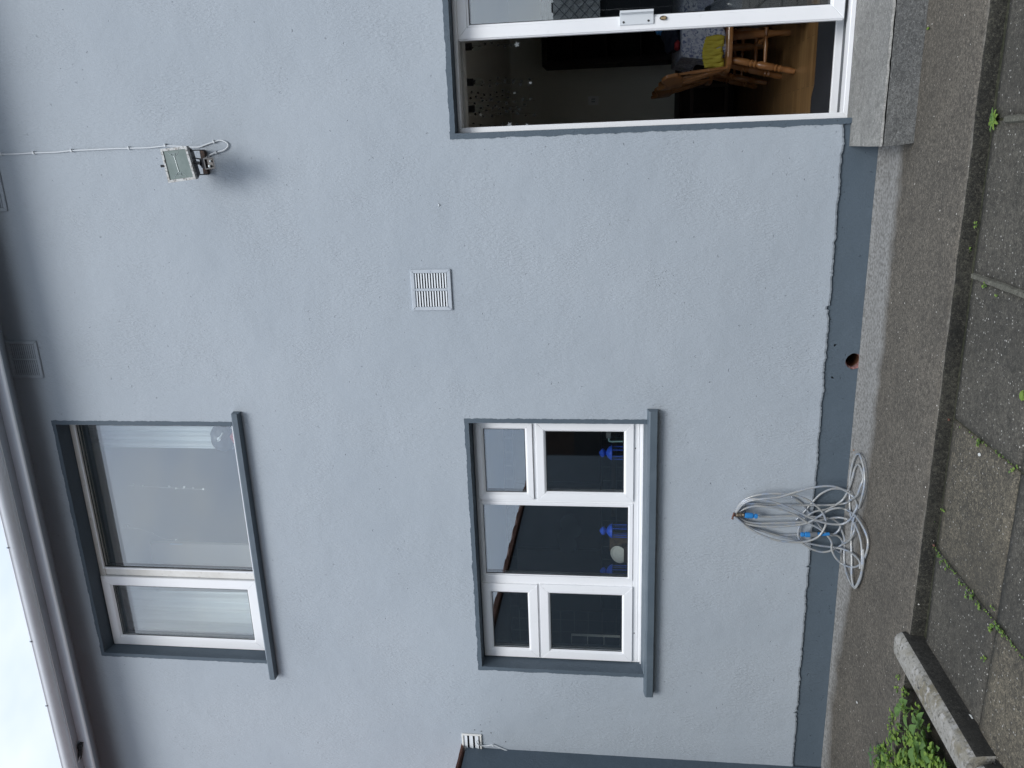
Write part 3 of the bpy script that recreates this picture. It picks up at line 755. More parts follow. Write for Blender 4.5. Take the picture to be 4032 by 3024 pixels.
# ------------------------------------------------------------------ extension at the left
ext = empty('extension', (-4.03, -1, 0), 'slate blue rendered lean-to wall with terracotta roof edge at the far left', 'building')
XE = -4.026
mb = MB(); n = 60; vs = []; fs = []
for i in range(n+1):
    z = -.1+2.505*i/n
    vs += [(XE+rag(z, .004, 77), -.0005, z), (XE, -.06, z), (XE+.004, -5.2, z), (-7.5, -5.2, z)]
for i in range(n):
    for j in range(3): fs.append((i*4+j, (i+1)*4+j, (i+1)*4+j+1, i*4+j+1))
mb.mesh(vs, fs).build('wall', M['blue'], ext)
mb = MB(); n = 160; vs = []; fs = []
for i in range(n+1):
    y = .0-5.3*i/n; w_ = .022+rag(y*.5, .012, 12); wv_ = .030*abs(math.sin(y*9)) if y < -.35 else 0
    vs += [(XE-.08, y, 2.412), (XE+w_, y, 2.4245+rag(y, .004, 1)), (XE+w_+.004, y, 2.438+rag(y, .006, 1)+wv_), (XE-.02, y, 2.448+wv_), (-7.5, y, 3.2)]
for i in range(n):
    for j in range(4): fs.append((i*5+j, (i+1)*5+j, (i+1)*5+j+1, i*5+j+1))
fs += [(0, 1, 2, 3, 4), (n*5, n*5+1, n*5+2, n*5+3, n*5+4)]
mb.mesh(vs, fs).build('roof_tile', M['terracotta'], ext)

# ------------------------------------------------------------------ things on the wall
def vent(x0, x1, z0, z1, label, nsl=12, frame_m='vent', slat_m='vent_slat', group=None, cov=.70, dep=.0095):
    e = empty('air_vent', ((x0+x1)/2, 0, (z0+z1)/2), label, 'vent', group)
    f = .030 if nsl > 5 else .014; yo = -.012
    mb = MB(); mb.frame(x0, x1, z0, z1, (.022, .022, f*.8, f*.8) if nsl > 5 else .014, yo, .0005); xm = (x0+x1)/2+.002
    if nsl > 5: mb.box(xm-.008, xm+.008, yo+.001, -.0005, z0+f*.8, z1-f*.8)
    mb.build('frame', M[frame_m], e, bevel=.003)
    mb = MB(); mb.box(x0+.01, x1-.01, -.0018, -.0008, z0+.01, z1-.01); mb.build('duct_opening', M['void'], e)
    mb = MB(); a, b = z0+f*.8, z1-f*.8; p_ = (b-a)/nsl
    halves = ((x0+.023, xm-.009), (xm+.009, x1-.023)) if nsl > 5 else ((x0+.015, x1-.015),)
    for h in halves:
        for i in range(nsl):
            zt = b-i*p_
            mb.mesh([(h[0], yo+dep, zt-.0005), (h[1], yo+dep, zt-.0005), (h[1], yo+.001, zt-p_*cov), (h[0], yo+.001, zt-p_*cov),
                     (h[0], yo+dep+.001, zt-.002), (h[1], yo+dep+.001, zt-.002), (h[1], yo+.003, zt-p_*(cov+.02)), (h[0], yo+.003, zt-p_*(cov+.02))],
                    [(0, 1, 2, 3), (4, 7, 6, 5), (0, 3, 7, 4), (1, 5, 6, 2), (2, 6, 7, 3), (0, 4, 5, 1)])
    mb.build('louvre', M[slat_m], e)
    if nsl > 5:
        mb = MB()
        for x in (x0+.010, xm, x1-.010):
            for z in (z0+.011, (z0+z1)/2, z1-.011):
                if x == xm and z not in (z0+.011, z1-.011): continue
                MB().tube([(x, yo+.001, z), (x, yo-.002, z)], .003, 8).build('rivet', M[frame_m], e)
    return e
vent(-.908, -.666, 2.317, 2.557, 'square white louvred air vent in the middle of the wall')
vent(-1.322, -1.076, 5.027, 5.247, 'shaded louvred vent partly tucked under the eaves', 12, 'wall', 'wall', cov=.88, dep=.003)
vent(-.266, -.022, 5.029, 5.247, 'louvred vent under the eaves at the top edge, above the cable', 12, 'wall', 'wall', cov=.88, dep=.003)
e = vent(-4.10, -3.908, 2.290, 2.431, 'small white slatted vent behind the end of the terracotta tile', 3, 'upvc_dirty', 'vent_slat')
# grey cable from that vent
cb = MB(); pts = [W(1873, 2918, -.02), W(1880, 2928, -.03), W(1893, 2935, -.015), W(1915, 2936, -.008), W(1941, 2933, -.008), W(1960, 2940, -.008), W(1976, 2947, -.008)]
pts.append(pts[-1]+Vector((-.05, 0, -.12)))
c1 = cb.tube(spline(pts, 6), .0045, 8).build('cable', M['cable'], smooth=1); tag(c1, 'short white cable curling out of the small slatted vent', 'cable')
p = pts[4]; MB().box(p.x-.008, p.x+.006, -.016, 0, p.z-.004, p.z+.004).build('cable_clip', M['cable'], c1)

# cable with clips feeding the floodlight
sc_ = .5425
cp = [(-60, 1125), (0, 1120), (120, 1117), (245, 1110), (400, 1105), (520, 1094), (700, 1085), (830, 1079), (935, 1076), (1080, 1072), (1200, 1060), (1300, 1062), (1400, 1068), (1450, 1066), (1500, 1048), (1550, 1030), (1600, 1018), (1645, 1035), (1655, 1060), (1625, 1090), (1570, 1106), (1530, 1122), (1505, 1138)]
pts = [W(a*sc_, b*sc_, -.008) for a, b in cp]; pts.append(W(800, 628, -.05)); pts.insert(0, pts[0]+Vector((0, 0, .12)))
cab = MB().tube(spline(pts, 6), .0042, 8).build('cable', M['cable'], smooth=1); tag(cab, 'long thin white cable clipped down the wall to the floodlight', 'cable')
for a, b in ((12, 1120), (245, 1110), (520, 1094), (935, 1076), (1200, 1056), (1553, 1030), (1570, 1106)):
    p = W(a*sc_, b*sc_, -.008); hz = a in (1570,)
    MB().box(p.x-.007, p.x+.010, -.016, 0, p.z-.004, p.z+.004).tube([(p.x+.008, -.004, p.z), (p.x+.008, -.020, p.z)], .003, 8).build('cable_clip', M['cable'], cab)

# floodlight
fo = (550, 500); fs_ = .1808
def FL(a, b, y): return W(fo[0]+a*fs_, fo[1]+b*fs_, y)
fl = empty('floodlight', (-.03, 0, 3.74), 'old halogen floodlight with flaking white rim and motion sensor', 'floodlight')
TL, BL, TRr, BR = FL(440, 480, -.20), FL(1010, 415, -.235), FL(625, 1218, -.20), FL(1225, 1135, -.235)
cen = (TL+BL+TRr+BR)/4; nrm = (BL-TL).cross(TRr-TL).normalized()
if nrm.y > 0: nrm = -nrm
Q = [TL, BL, BR, TRr]
def inset(k): return [q+(cen-q)*k for q in Q]
mb = MB(); i1 = inset(.15)
bk1 = [q-nrm*.018 for q in Q]; bk2 = [q-nrm*.085 for q in inset(.32)]
mb.mesh(Q+i1+bk1, [(0, 1, 5, 4), (1, 2, 6, 5), (2, 3, 7, 6), (3, 0, 4, 7)]+[(i, (i+1) % 4, 8+(i+1) % 4, 8+i) for i in range(4)])
i2 = [q-nrm*.006 for q in inset(.16)]; mb.mesh(i1+i2, [(i, (i+1) % 4, 4+(i+1) % 4, 4+i) for i in range(4)])
mb.build('rim', M['flake'], fl)
mb = MB(); mb.mesh(bk1+bk2, [(i, (i+1) % 4, 4+(i+1) % 4, 4+i) for i in range(4)]+[(4, 5, 6, 7)]); mb.build('housing', M['black'], fl)
gi = [q-nrm*.005 for q in inset(.155)]
mb = MB(); mb.mesh(gi+[q-nrm*.004 for q in gi], [(0, 1, 2, 3), (7, 6, 5, 4)]+[(i, (i+1) % 4, 4+(i+1) % 4, 4+i) for i in range(4)]); mb.build('lens', M['lampglass'], fl)
def onf(u, v, d=.0): return (TL*(1-u)+BL*u)*(1-v)+(TRr*(1-u)+BR*u)*v - nrm*(.0045-d)
mb = MB(); mb.tube([onf(.44, .25), onf(.46, .72)], .0028, 8)
for (u, v) in ((.43, .2), (.46, .78)):
    mb.tube([onf(u-.07, v-.03), onf(u-.07, v+.05), onf(u+.07, v+.05), onf(u+.07, v-.03)], .0016, 6, closed=True)
mb.tube([onf(.22, .12), onf(.36, .24)], .001, 5).tube([onf(.66, .12), onf(.52, .24)], .001, 5).tube([onf(.24, .88), onf(.38, .74)], .001, 5).tube([onf(.68, .88), onf(.54, .74)], .001, 5)
mb.build('bulb', M['silver'], fl, smooth=1)
mb = MB(); p = FL(505, 850, -.195); mb.tube([p+Vector((0, 0, -.012)), p+Vector((0, -.004, .010))], .007, 10); mb.build('knob', M['black'], fl)
# U bracket
wl, wr = FL(1390, 500, 0), FL(1480, 1030, 0); zb1 = 3.655
l0 = FL(1090, 505, -.20); r0 = FL(1215, 1040, -.20); lb = FL(1375, 505, -.04); rb = FL(1465, 1035, -.04)
mb = MB()
mb.mesh([(lb.x, -.003, lb.z-.0), (rb.x, -.003, rb.z), (rb.x, -.003, rb.z+.026), (lb.x, -.003, lb.z+.026), (lb.x, -.03, lb.z), (rb.x, -.03, rb.z), (rb.x, -.03, rb.z+.026), (lb.x, -.03, lb.z+.026)],
        [(0, 1, 2, 3), (7, 6, 5, 4), (0, 4, 5, 1), (1, 5, 6, 2), (2, 6, 7, 3), (3, 7, 4, 0)])
mb.build('bracket', M['rust'], fl)
MB().tube([lb+Vector((0, .02, 0)), l0], .0035, 6).tube([l0+Vector((.008, 0, -.004)), l0+Vector((-.010, 0, 0))], .010, 10).build('bracket_arm', M['black'], fl)
MB().tube([rb+Vector((0, .02, 0)), r0], .0035, 6).tube([r0+Vector((.010, 0, -.004)), r0+Vector((-.008, 0, 0))], .010, 10).build('bracket_arm', M['black'], fl)
# knuckle and sensor
k0, k1 = FL(1120, 760, -.205), FL(1330, 790, -.195)
mb = MB(); mb.tube([k0, k0.lerp(k1, .35), k0.lerp(k1, .36), k0.lerp(k1, .95), k0.lerp(k1, .96), k1], [.015, .013, .009, .009, .014, .014], 12)
a, b = FL(1085, 650, -.21), FL(1185, 950, -.21); mb.tube([a, b], .009, 8)
mb.tube([FL(1170, 670, -.20), FL(1330, 700, -.19)], .004, 6)
mb.build('knuckle', M['black'], fl, smooth=1)
se = [FL(1375, 680, -.235), FL(1600, 652, -.24), FL(1652, 905, -.24), FL(1430, 930, -.235)]
sb = [FL(1300, 715, -.17), FL(1400, 700, -.165), FL(1440, 890, -.165), FL(1340, 880, -.17)]
mb = MB(); mb.mesh(se+sb, [(i, (i+1) % 4, 4+(i+1) % 4, 4+i) for i in range(4)]+[(7, 6, 5, 4)])
cs = sum(se, Vector())/4; si = [q+(cs-q)*.22 for q in se]; mb.mesh(se+si, [(i, (i+1) % 4, 4+(i+1) % 4, 4+i) for i in range(4)])
mb.tube([FL(1470, 640, -.22), FL(1470, 662, -.22)], .005, 8).tube([FL(1540, 912, -.22), FL(1545, 940, -.22)], .004, 8)
mb.build('sensor', M['black'], fl)
mb = MB(); sj = [q+Vector((0, .012, 0)) for q in si]; mb.mesh(si+sj, [(i, (i+1) % 4, 4+(i+1) % 4, 4+i) for i in range(4)]+[(4, 5, 6, 7)]); mb.build('sensor_window', M['brown'], fl)
mb = MB()
for (a, b, r_) in ((1535, 745, .0055), (1515, 855, .007)):
    p = FL(a, b, -.237); MB().tube([p+Vector((0, .010, 0)), p, p+Vector((0, -.002, 0))], [r_, r_, r_*.4], 10).build('sensor_eye', M['silver'], fl, smooth=1)

# ------------------------------------------------------------------ tap, hose, nozzle
tp = empty('outdoor_tap', (-2.17, 0, .6), 'small weathered brass outdoor tap in the wall', 'tap')
def TP(a, b, y): return W(2850+a*.1808, 1950+b*.1808, y)
mb = MB(); p = TP(290, 440, -.045)
mb.tube([(p.x, 0, p.z), (p.x, -.05, p.z)], .010, 12); mb.build('spindle', M['brass'], tp)
mb = MB(); c_ = TP(200, 450, -.062); a = TP(230, 385, -.062); b = TP(188, 520, -.062)
mb.tube([a, c_, b], [.0065, .0045, .0065], 10).tube([c_, TP(270, 438, -.055)], .005, 8); mb.build('tap_handle', M['terracotta'], tp, smooth=1)
mb = MB(); a, b = TP(270, 432, -.055), TP(455, 425, -.075)
mb.tube([a.lerp(b, t) for t in (0, .1, .11, .25, .26, .4, .41, .55, .56, .7, .71, 1)], [.008, .011, .013, .013, .010, .015, .015, .012, .014, .016, .011, .011], 12)
mb.build('tap_body', M['brass'], tp, smooth=1)
mb = MB(); mb.tube(spline([TP(370, 365, -.07), TP(420, 340, -.08), TP(462, 345, -.08), TP(470, 385, -.075)], 4), .003, 6).build('hose_clip', M['gasket'], tp)
ho = empty('garden_hose', (-2.2, -.1, 0), 'grey blue garden hose looped over the tap and spilling onto the path', 'garden hose')
def HP(a, b, y):
    px, py = 2700+a*.4823, 1700+b*.4823
    p = W(px, py, y)
    if p.z < .012 or a > 1330:
        q = G(px, py, .012 - y*.15 if False else .012); 
        if q.y > -.015: q = W(px, py, -.015)
        return q if a > 1300 or p.z < .012 else p
    return p
strands = [
 (-.075, True, [(404,672),(436,600),(500,545),(600,515),(740,505),(880,518),(980,548),(1060,600),(1120,665),(1145,740),(1120,810),(1070,865),(980,897),(870,902),(740,885),(620,845),(520,790),(450,735),(415,700)]),
 (-.095, False, [(408,670),(450,595),(520,552),(620,555),(740,580),(860,625),(960,675),(1060,720),(1160,750),(1270,755),(1350,720),(1388,660),(1393,600),(1360,530),(1290,475),(1200,446),(1100,447),(980,470),(870,502),(760,535),(640,548),(540,560),(470,590),(420,650)]),
 (-.028, False, [(415,665),(455,615),(520,590),(600,592),(700,597),(850,600),(1050,600),(1200,597),(1300,582),(1360,555),(1410,520),(1438,450),(1443,380),(1428,305),(1402,268),(1375,300),(1362,380),(1345,440),(1290,545),(1220,600),(1140,635),(1060,650),(990,690),(935,760),(918,830),(935,885),(1000,910),(1100,930),(1220,945),(1320,970),(1385,1012),(1425,1065),(1435,1120)]),
 (-.045, False, [(415,690),(500,735),(600,748),(750,745),(900,740),(1050,730),(1150,712),(1250,700),(1335,715)]),
 (-.060, False, [(412,695),(480,745),(600,770),(750,775),(900,762),(1000,742),(1090,690),(1170,640),(1250,622),(1325,640),(1395,685),(1455,770),(1480,880),(1472,980),(1430,1070),(1368,1105),(1290,1085),(1225,1030),(1192,960),(1190,900),(1150,840),(1080,785),(1000,745),(930,700),(860,665),(760,630),(640,610),(560,608),(480,630),(425,670)]),
 (-.035, False, [(412,700),(520,775),(640,815),(780,855),(900,885),(970,922),(1040,962),(1120,982),(1200,965),(1290,922),(1352,882),(1385,820),(1372,760),(1345,700),(1335,620),(1333,500),(1342,400),(1358,290),(1382,210),(1412,180),(1445,215),(1470,320),(1472,430),(1450,540),(1408,625)]),
 (-.020, False, [(418,705),(520,765),(640,815),(760,842),(860,842),(935,836)]),
 (-.030, False, [(588,690),(700,693),(830,688),(950,690),(1100,698),(1200,715),(1258,760),(1252,800),(1215,832),(1170,838)]),
 (-.018, False, [(1370,690),(1352,780),(1345,900),(1350,1050),(1358,1180),(1380,1275),(1412,1240),(1438,1160),(1452,1050),(1448,930),(1430,840),(1402,770),(1380,740)]),
 (-.022, False, [(1262,780),(1285,870),(1288,980),(1292,1080),(1325,1180),(1378,1270),(1425,1190),(1452,1080),(1462,960)]),
 (-.012, False, [(900,722),(960,660),(1040,570),(1100,510),(1180,470),(1250,465),(1300,480)]),
 (-.014, False, [(860,530),(940,580),(1000,650),(1060,720),(1110,790),(1160,840),(1240,850),(1275,900),(1280,960),(1250,985),(1210,955)]),
]
for k, (y, closed, pp) in enumerate(strands):
    pts = []
    for i, (a, b) in enumerate(pp):
        yy = y*(.55+.45*min(1, max(0, (a-400)/250))) if a < 650 else y
        p = HP(a, b, yy)
        pts.append(p)
    # keep crossings on the ground from sitting in one plane
    for i, q in enumerate(pts):
        if q.z < .03: q.z = .008+.006*((k*3+i//4) % 3)
    MB().tube(spline(pts, 7, closed), .0064, 10, True, closed=closed).build('hose_loop', M['hose'], ho, smooth=2)
def conn(name, A_, B_, y, prof, m_, par):
    a, b = HP(*A_, y), HP(*B_, y); return MB().lathe(a, b, prof, 14).build(name, m_, par, smooth=1)
conn('connector', (482, 681), (588, 690), -.075, [(0, .012), (.03, .0165), (.2, .0175), (.5, .0175), (.62, .016), (.66, .010), (.74, .010), (.78, .0155), (.95, .0155), (1, .008)], M['connector'], ho)
nzl = empty('spray_nozzle', HP(1040, 838, -.06), 'blue and grey hose nozzle lying in front of the coiled hose', 'nozzle')
conn('collar', (938, 838), (1012, 840), -.06, [(0, .008), (.05, .014), (.35, .014), (.4, .009), (.5, .0165), (1, .0165)], M['connector'], nzl)
conn('grip', (1012, 840), (1072, 838), -.06, [(0, .017), (1, .016)], M['greyplastic'], nzl)
conn('tip', (1072, 838), (1172, 834), -.06, [(0, .0125), (.9, .0105), (1, .0105)], M['connector'], nzl)

# ------------------------------------------------------------------ weeds
def leafgeo(mb, base, d, up, ln, wd, mi, n=6, lobes=0.0, curl=.25):
    d = d.normalized(); side = d.cross(up)
    if side.length < .05: side = Vector((1, 0, 0))
    side.normalize(); nn_ = side.cross(d).normalized(); vs = []; fs = []
    for i in range(n+1):
        t = i/n; w_ = wd*(math.sin(math.pi*min(1, t**.75))**.8)*(1+lobes*math.sin(t*17)) if 0 < t < 1 else .0005
        c = base+d*ln*t - nn_*(-1)*(.0)+Vector((0, 0, -curl*ln*t*t))
        vs += [c+side*w_+nn_*w_*.35, c-nn_*0, c-side*w_+nn_*w_*.35]
    for i in range(n):
        fs += [(i*3, (i+1)*3, (i+1)*3+1, i*3+1), (i*3+1, (i+1)*3+1, (i+1)*3+2, i*3+2)]
    mb.mesh(vs, fs, mi)
def plant(mb, c, nl, ln, wd, h, mi=None, lobes=0.):
    for i in range(nl):
        a = random.uniform(0, 6.28); el = random.uniform(.05, .9); r_ = random.uniform(.0, .5)*ln
        d = Vector((math.cos(a), math.sin(a), el*.6)); hh = h*random.uniform(.15, 1)
        b = c+Vector((math.cos(a)*r_, math.sin(a)*r_, hh))
        mb.tube([c, c.lerp(b, .5)+Vector((0, 0, h*.06)), b], .0010, 4, False, 3)
        leafgeo(mb, b, d, Vector((0, 0, 1)), ln*random.uniform(.6, 1.15), wd*random.uniform(.7, 1.15), random.choice((0, 0, 1)) if mi is None else mi, lobes=lobes)
GM = [M['leaf'], M['leaf2'], M['leaf3'], M['leaf2']]
random.seed(21)
mb = MB()
for i in range(420):
    px = random.uniform(3430, 3850); py = random.uniform(2640, 3090)
    # bed runs from the path edge (about px 3480) to the kerb line, denser to the left of the yard
    kerbx = 3505+(py-2552)*.545
    edge = 3500-(py-2560)*.10
    if not (edge+(52 if py < 2950 else 20) < px < kerbx-6): continue
    t = (py-2640)/380
    if random.random() > .04+1.0*t: continue
    if px < edge+40 and random.random() < .5 and py < 2930: continue
    c = G(px, py, -.02); s = .55+.6*min(1, t)
    plant(mb, c, random.randint(4, 7), .030*s*random.uniform(.7, 1.3), .0125*s, .040*s*random.uniform(.5, 1.4))
for i in range(190):      # the bed carries on past the edge of the picture
    c = Vector((random.uniform(-4.6, -2.95), random.uniform(-1.95, -1.12), -.02)); plant(mb, c, 6, .035, .015, .05)
wd_ = mb.build('weeds', GM); tag(wd_, kind='stuff', label='mat of small bright green weeds spreading over the soil bed', cat='weeds')
for i, (px, py, s, lab) in enumerate([(3640, 2905, .068, 'largest broad leaved weed leaning against the kerb'), (3590, 2790, .046, 'broad leaved weed halfway along the bed'), (3640, 2860, .046, 'broad leaved weed close to the kerb'), (3465, 2965, .044, 'dull green weed hanging over the path edge')]):
    c = G(px, py, .0); mb = MB(); random.seed(50+i); plant(mb, c, 6, s*1.25, s*.48, .05, 1 if i != 3 else 2)
    tag(mb.build('weed', GM), lab, 'weed', 'broad leaved weeds in the bed')
# lobed rosette growing in the step joint
random.seed(5); c = G(3915, 470, -.052); mb = MB()
for a, l in ((20, .062), (75, .045), (120, .052), (165, .060), (205, .055), (250, .062), (300, .045), (340, .050), (50, .030), (230, .030)):
    d = Vector((math.cos(R(a)), math.sin(R(a)), .28)); leafgeo(mb, c, d, Vector((0, 0, 1)), l*.82, .0095, random.choice((0, 1)), 10, .38, .2)
tag(mb.build('rosette_weed', GM), 'lobed green rosette weed growing at the foot of the step edge, near the slab joint', 'weed')
# seedlings along the joints
mb = MB(); random.seed(11)
spots = [(3678, 2040), (3681, 2050), (3612, 2480), (3617, 2495), (3632, 2380), (3702, 2190), (3712, 2212), (3735, 2235), (3790, 2298), (3812, 2342), (3830, 2350), (3857, 2378), (3862, 2388), (3835, 2340), (3910, 2460), (3905, 2475), (3945, 2480), (3935, 2470), (3915, 2395), (3862, 1740), (3858, 1745), (3992, 1855), (3720, 2005), (3930, 1165), (3884, 1120), (3790, 1205), (3850, 885), (3880, 2595), (3825, 985), (3955, 2495)]
for px, py in spots:
    c = G(px, py, -.055); plant(mb, c, random.randint(4, 7), .013, .006, .012)
px_ = 3674
for i in range(80):
    t = random.random(); q = random.choice(((3676, 2150, 3920, 2452), (3676, 2150, 3920, 2452), (3830, 900, 3617, 2487), (3743, 1650, 4008, 1842), (3920, 2452, 4032, 2592)))
    c = G(q[0]+(q[2]-q[0])*t+random.uniform(-3, 3), q[1]+(q[3]-q[1])*t+random.uniform(-3, 3), -.058); plant(mb, c, 3, .006, .003, .004)
o = mb.build('joint_moss', GM); tag(o, kind='stuff', label='tiny seedlings and moss along the paving joints', cat='moss')
p = G(4028, 1558, -.05); mb = MB(); random.seed(3)
for a in range(0, 360, 60): leafgeo(mb, p, Vector((math.cos(R(a)), math.sin(R(a)), .3)), Vector((0, 0, 1)), .022, .012, 0)
tag(mb.build('clover', GM), 'round leaved green sprig on a paving slab at the edge of the view', 'weed')
# litter
mb = MB(); random.seed(8)
def chip(px, py, s, z=-.054, m_='china', nm='paint_flake', lab=''):
    c = G(px, py, z); mb = MB(); k = 6; pr = [(c.x+s*math.cos(i*6.28/k+.3)*random.uniform(.5, 1), c.y+s*1.5*math.sin(i*6.28/k)*random.uniform(.5, 1)) for i in range(k)]
    mb.prism(pr, z-.001, z+.003, 2); tag(mb.build(nm, M[m_]), lab, 'debris')
chip(3612, 2512, .010, lab='white paint chip at the corner where the kerb meets the path')
chip(3822, 2822, .016, lab='long white paint chip beside the kerb footing')
chip(3375, 2765, .009, .002, lab='white chip lying on the path')
chip(3858, 1790, .008, lab='white chip in the diagonal slab joint')
chip(3735, 1652, .010, -.05, 'terracotta', 'clay_fragment', 'small orange clay fragment in the step edge')
chip(3677, 2147, .008, -.05, 'terracotta', 'clay_fragment', 'small brown clay fragment at the far slab joint')
chip(3655, 112, .009, .003, 'leaf', 'fallen_leaf', 'small yellow green leaf in front of the concrete step')
chip(3362, 1772, .006, .004, 'pine', 'gravel_stone', 'tan pebble against the plinth near the hose')
chip(3368, 1618, .005, -.05, 'china', 'gravel_stone', 'pale pebble on the path')
st_ = G(3820, 2915, -.05), G(3850, 2965, -.045), G(3940, 3030, -.05)
tag(MB().tube(spline(st_, 5), .0022, 5).build('dead_stalk', M['mortar']), 'dry pale grass stalk lying beside the kerb', 'stalk')
for (px, py, lab) in ((1158, 0, ''),): pass

# nails and plugs in the wall by the small vent
for i, (a, b, r_) in enumerate(((950, 545, .005), (1145, 585, .0055), (1425, 630, .005), (1120, 400, .0035), (1850, 890, .005))):
    p = W(1740+a*.1356, 2800+b*.1356, 0); lab = ['dark plug hole just above the small slatted vent corner', 'largest dark plug hole beside the small slatted vent', 'dark plug hole below the small slatted vent', 'smallest plug hole above the others by the slatted vent', 'plug hole lowest on the wall near the slate blue extension'][i]
    mb = MB(); mb.tube([(p.x, .0, p.z), (p.x, -.0012, p.z)], r_, 10); tag(mb.build('plug_hole', M['greyplastic']), lab, 'plug hole', 'plug holes by the slatted vent')
p = W(1727, 806, 0); tag(MB().tube([(p.x, .0, p.z), (p.x-.004, -.006, p.z-.006)], .004, 8).tube([(p.x-.012, -.002, p.z), (p.x+.012, -.003, p.z+.001)], .0015, 6).build('wall_hook', M['cable']), 'tiny white hook alone on the bare wall', 'hook')

# ------------------------------------------------------------------ dining room seen through the open door
def T(name, parent_loc, label, cat, group=None): return empty(name, parent_loc, label, cat, group)
FZ = .136
def chair(cx, cy, label):
    """pine kitchen chair facing +x, back rail along y; cx = x of the back legs' feet, cy = centre"""
    t = T('kitchen_chair', (cx+.2, cy, FZ), label, 'chair', 'turned pine kitchen chairs')
    hw = .225
    mb = MB(); n = 20; pr = []
    for i in range(n):
        a = 2*math.pi*i/n; c, s = math.cos(a), math.sin(a)
        pr.append((cx+.225+.215*math.copysign(abs(c)**.55, c), cy+.235*math.copysign(abs(s)**.55, s)))
    mb.prism(pr, FZ+.425, FZ+.462, 2); mb.build('seat', M['pine'], t, bevel=.010, seg=2)
    lp = [(0, .014), (.08, .022), (.28, .024), (.30, .018), (.33, .027), (.36, .018), (.39, .027), (.42, .018), (.46, .026), (.66, .024), (.68, .018), (.71, .027), (.74, .018), (.77, .026), (.80, .019), (.9, .022), (1, .017)]
    lp = [(t_, r*1.0) for t_, r in lp]
    for sx_, sy_ in ((0, -1), (0, 1), (1, -1), (1, 1)):
        a = (cx+.10+.27*sx_, cy+sy_*.16, FZ+.43); b = (cx-.005+.44*sx_, cy+sy_*.235, FZ)
        mb = MB(); mb.lathe(a, b, lp, 12); mb.build('leg', M['pine'], t, smooth=1)
    st = [(0, .008), (.15, .012), (.4, .014), (.47, .010), (.5, .018), (.53, .010), (.6, .014), (.85, .012), (1, .008)]
    for sy_ in (-1, 1):
        MB().lathe((cx+.04, cy+sy_*.20, FZ+.20), (cx+.42, cy+sy_*.21, FZ+.20), st, 10).build('stretcher', M['pine'], t, smooth=1)
    MB().lathe((cx+.22, cy-.205, FZ+.20), (cx+.22, cy+.205, FZ+.20), st, 10).build('stretcher', M['pine'], t, smooth=1)
    MB().lathe((cx+.42, cy-.20, FZ+.26), (cx+.42, cy+.20, FZ+.26), st, 10).build('stretcher', M['pine'], t, smooth=1)
    sp = [(0, .013), (.12, .017), (.34, .015), (.37, .021), (.40, .015), (.55, .017), (.72, .018), (.78, .012), (.80, .016), (1, .009)]
    sp = [(t_, r*.72) for t_, r in sp]
    for i in range(5):
        v = (i-2)/2
        MB().lathe((cx+.045, cy+v*.185, FZ+.45), (cx+.012-.060*(1-v*v), cy+v*.225, FZ+.80), sp, 10).build('spindle', M['pine'], t, smooth=1)
    mb = MB(); n = 36; vs = []; fs = []
    for i in range(n+1):
        v = -1+2*i/n; y = cy+v*.265; bow = .065-.065*(1-v*v)
        ztop = FZ+.900+.026*math.cos(v*math.pi*2.0)-.05*max(0, abs(v)-.82)/.18; zb_ = FZ+.765+.012*math.cos(v*math.pi*2)
        if abs(v) > .93: zb_ += .02
        for (dx, z) in ((-.012, zb_), (.014, zb_), (.002, ztop), (-.024, ztop)): vs.append((cx-.055+bow+dx, y, z))
    for i in range(n):
        for j in range(4): fs.append((i*4+j, (i+1)*4+j, (i+1)*4+(j+1) % 4, i*4+(j+1) % 4))
    fs += [(0, 1, 2, 3), (n*4, n*4+1, n*4+2, n*4+3)]
    mb.mesh(vs, fs); mb.build('crest_rail', M['pine'], t, bevel=.006, seg=2)
    return t
chair(.430, 1.80, 'nearer pine chair with turned spindles facing the cloth covered table')
chair(.425, 2.86, 'farther pine chair in the shade behind the first')
# table under a printed cloth
tb = T('dining_table', (1.2, 2.25, FZ), 'dark wooden dining table hidden under the printed cloth', 'table')
TX0, TX1, TY0, TY1, TZ = .585, 1.9, 1.72, 2.75, .90
mb = MB(); mb.box(TX0+.02, TX1, TY0+.02, TY1-.02, TZ-.035, TZ-.003); mb.build('tabletop', M['pine'], tb)
for x in (TX0+.12, TX1-.1):
    for y in (TY0+.10, TY1-.10): MB().lathe((x, y, TZ-.035), (x, y, FZ), [(0, .03), (.2, .03), (.25, .02), (.3, .032), (.8, .028), (.85, .02), (1, .022)], 12).build('leg', M['pine'], tb, smooth=1)
mb = MB(); vs = []; fs = []; nu, nv = 40, 12
# drop along the left end and front, deepest at the near corner
per = [(TX0, TY1-(TY1-TY0)*i/nu, 0) for i in range(nu+1)]+[(TX0+(TX1-TX0)*i/nu, TY0, 1) for i in range(1, nu+1)]
for (x, y, side_) in per:
    dc = abs(x-TX0)+abs(y-TY0); drop = .14+.22*max(0, 1-dc/.55)**1.2
    for j in range(nv+1):
        t = j/nv; fold = .016*math.sin((x*23+y*19))*t; out = .012+.03*t+fold
        vs.append((x-(out if not side_ else 0)-(.01*t if dc < .05 else 0), y-(out if side_ else 0), TZ-drop*t))
k = nv+1
for i in range(len(per)-1):
    for j in range(nv): fs.append((i*k+j, (i+1)*k+j, (i+1)*k+j+1, i*k+j+1))
mb.mesh(vs, fs); mb.mesh([(TX0-.012, TY0-.012, TZ), (TX1, TY0-.012, TZ), (TX1, TY1, TZ), (TX0-.012, TY1, TZ)], [(0, 1, 2, 3)])
tcl = mb.build('tablecloth', M['chintz'], smooth=1); tag(tcl, 'blue and white printed cloth draped over the dining table corner', 'tablecloth')
md = tcl.modifiers.new('t', 'SOLIDIFY'); md.thickness = .003
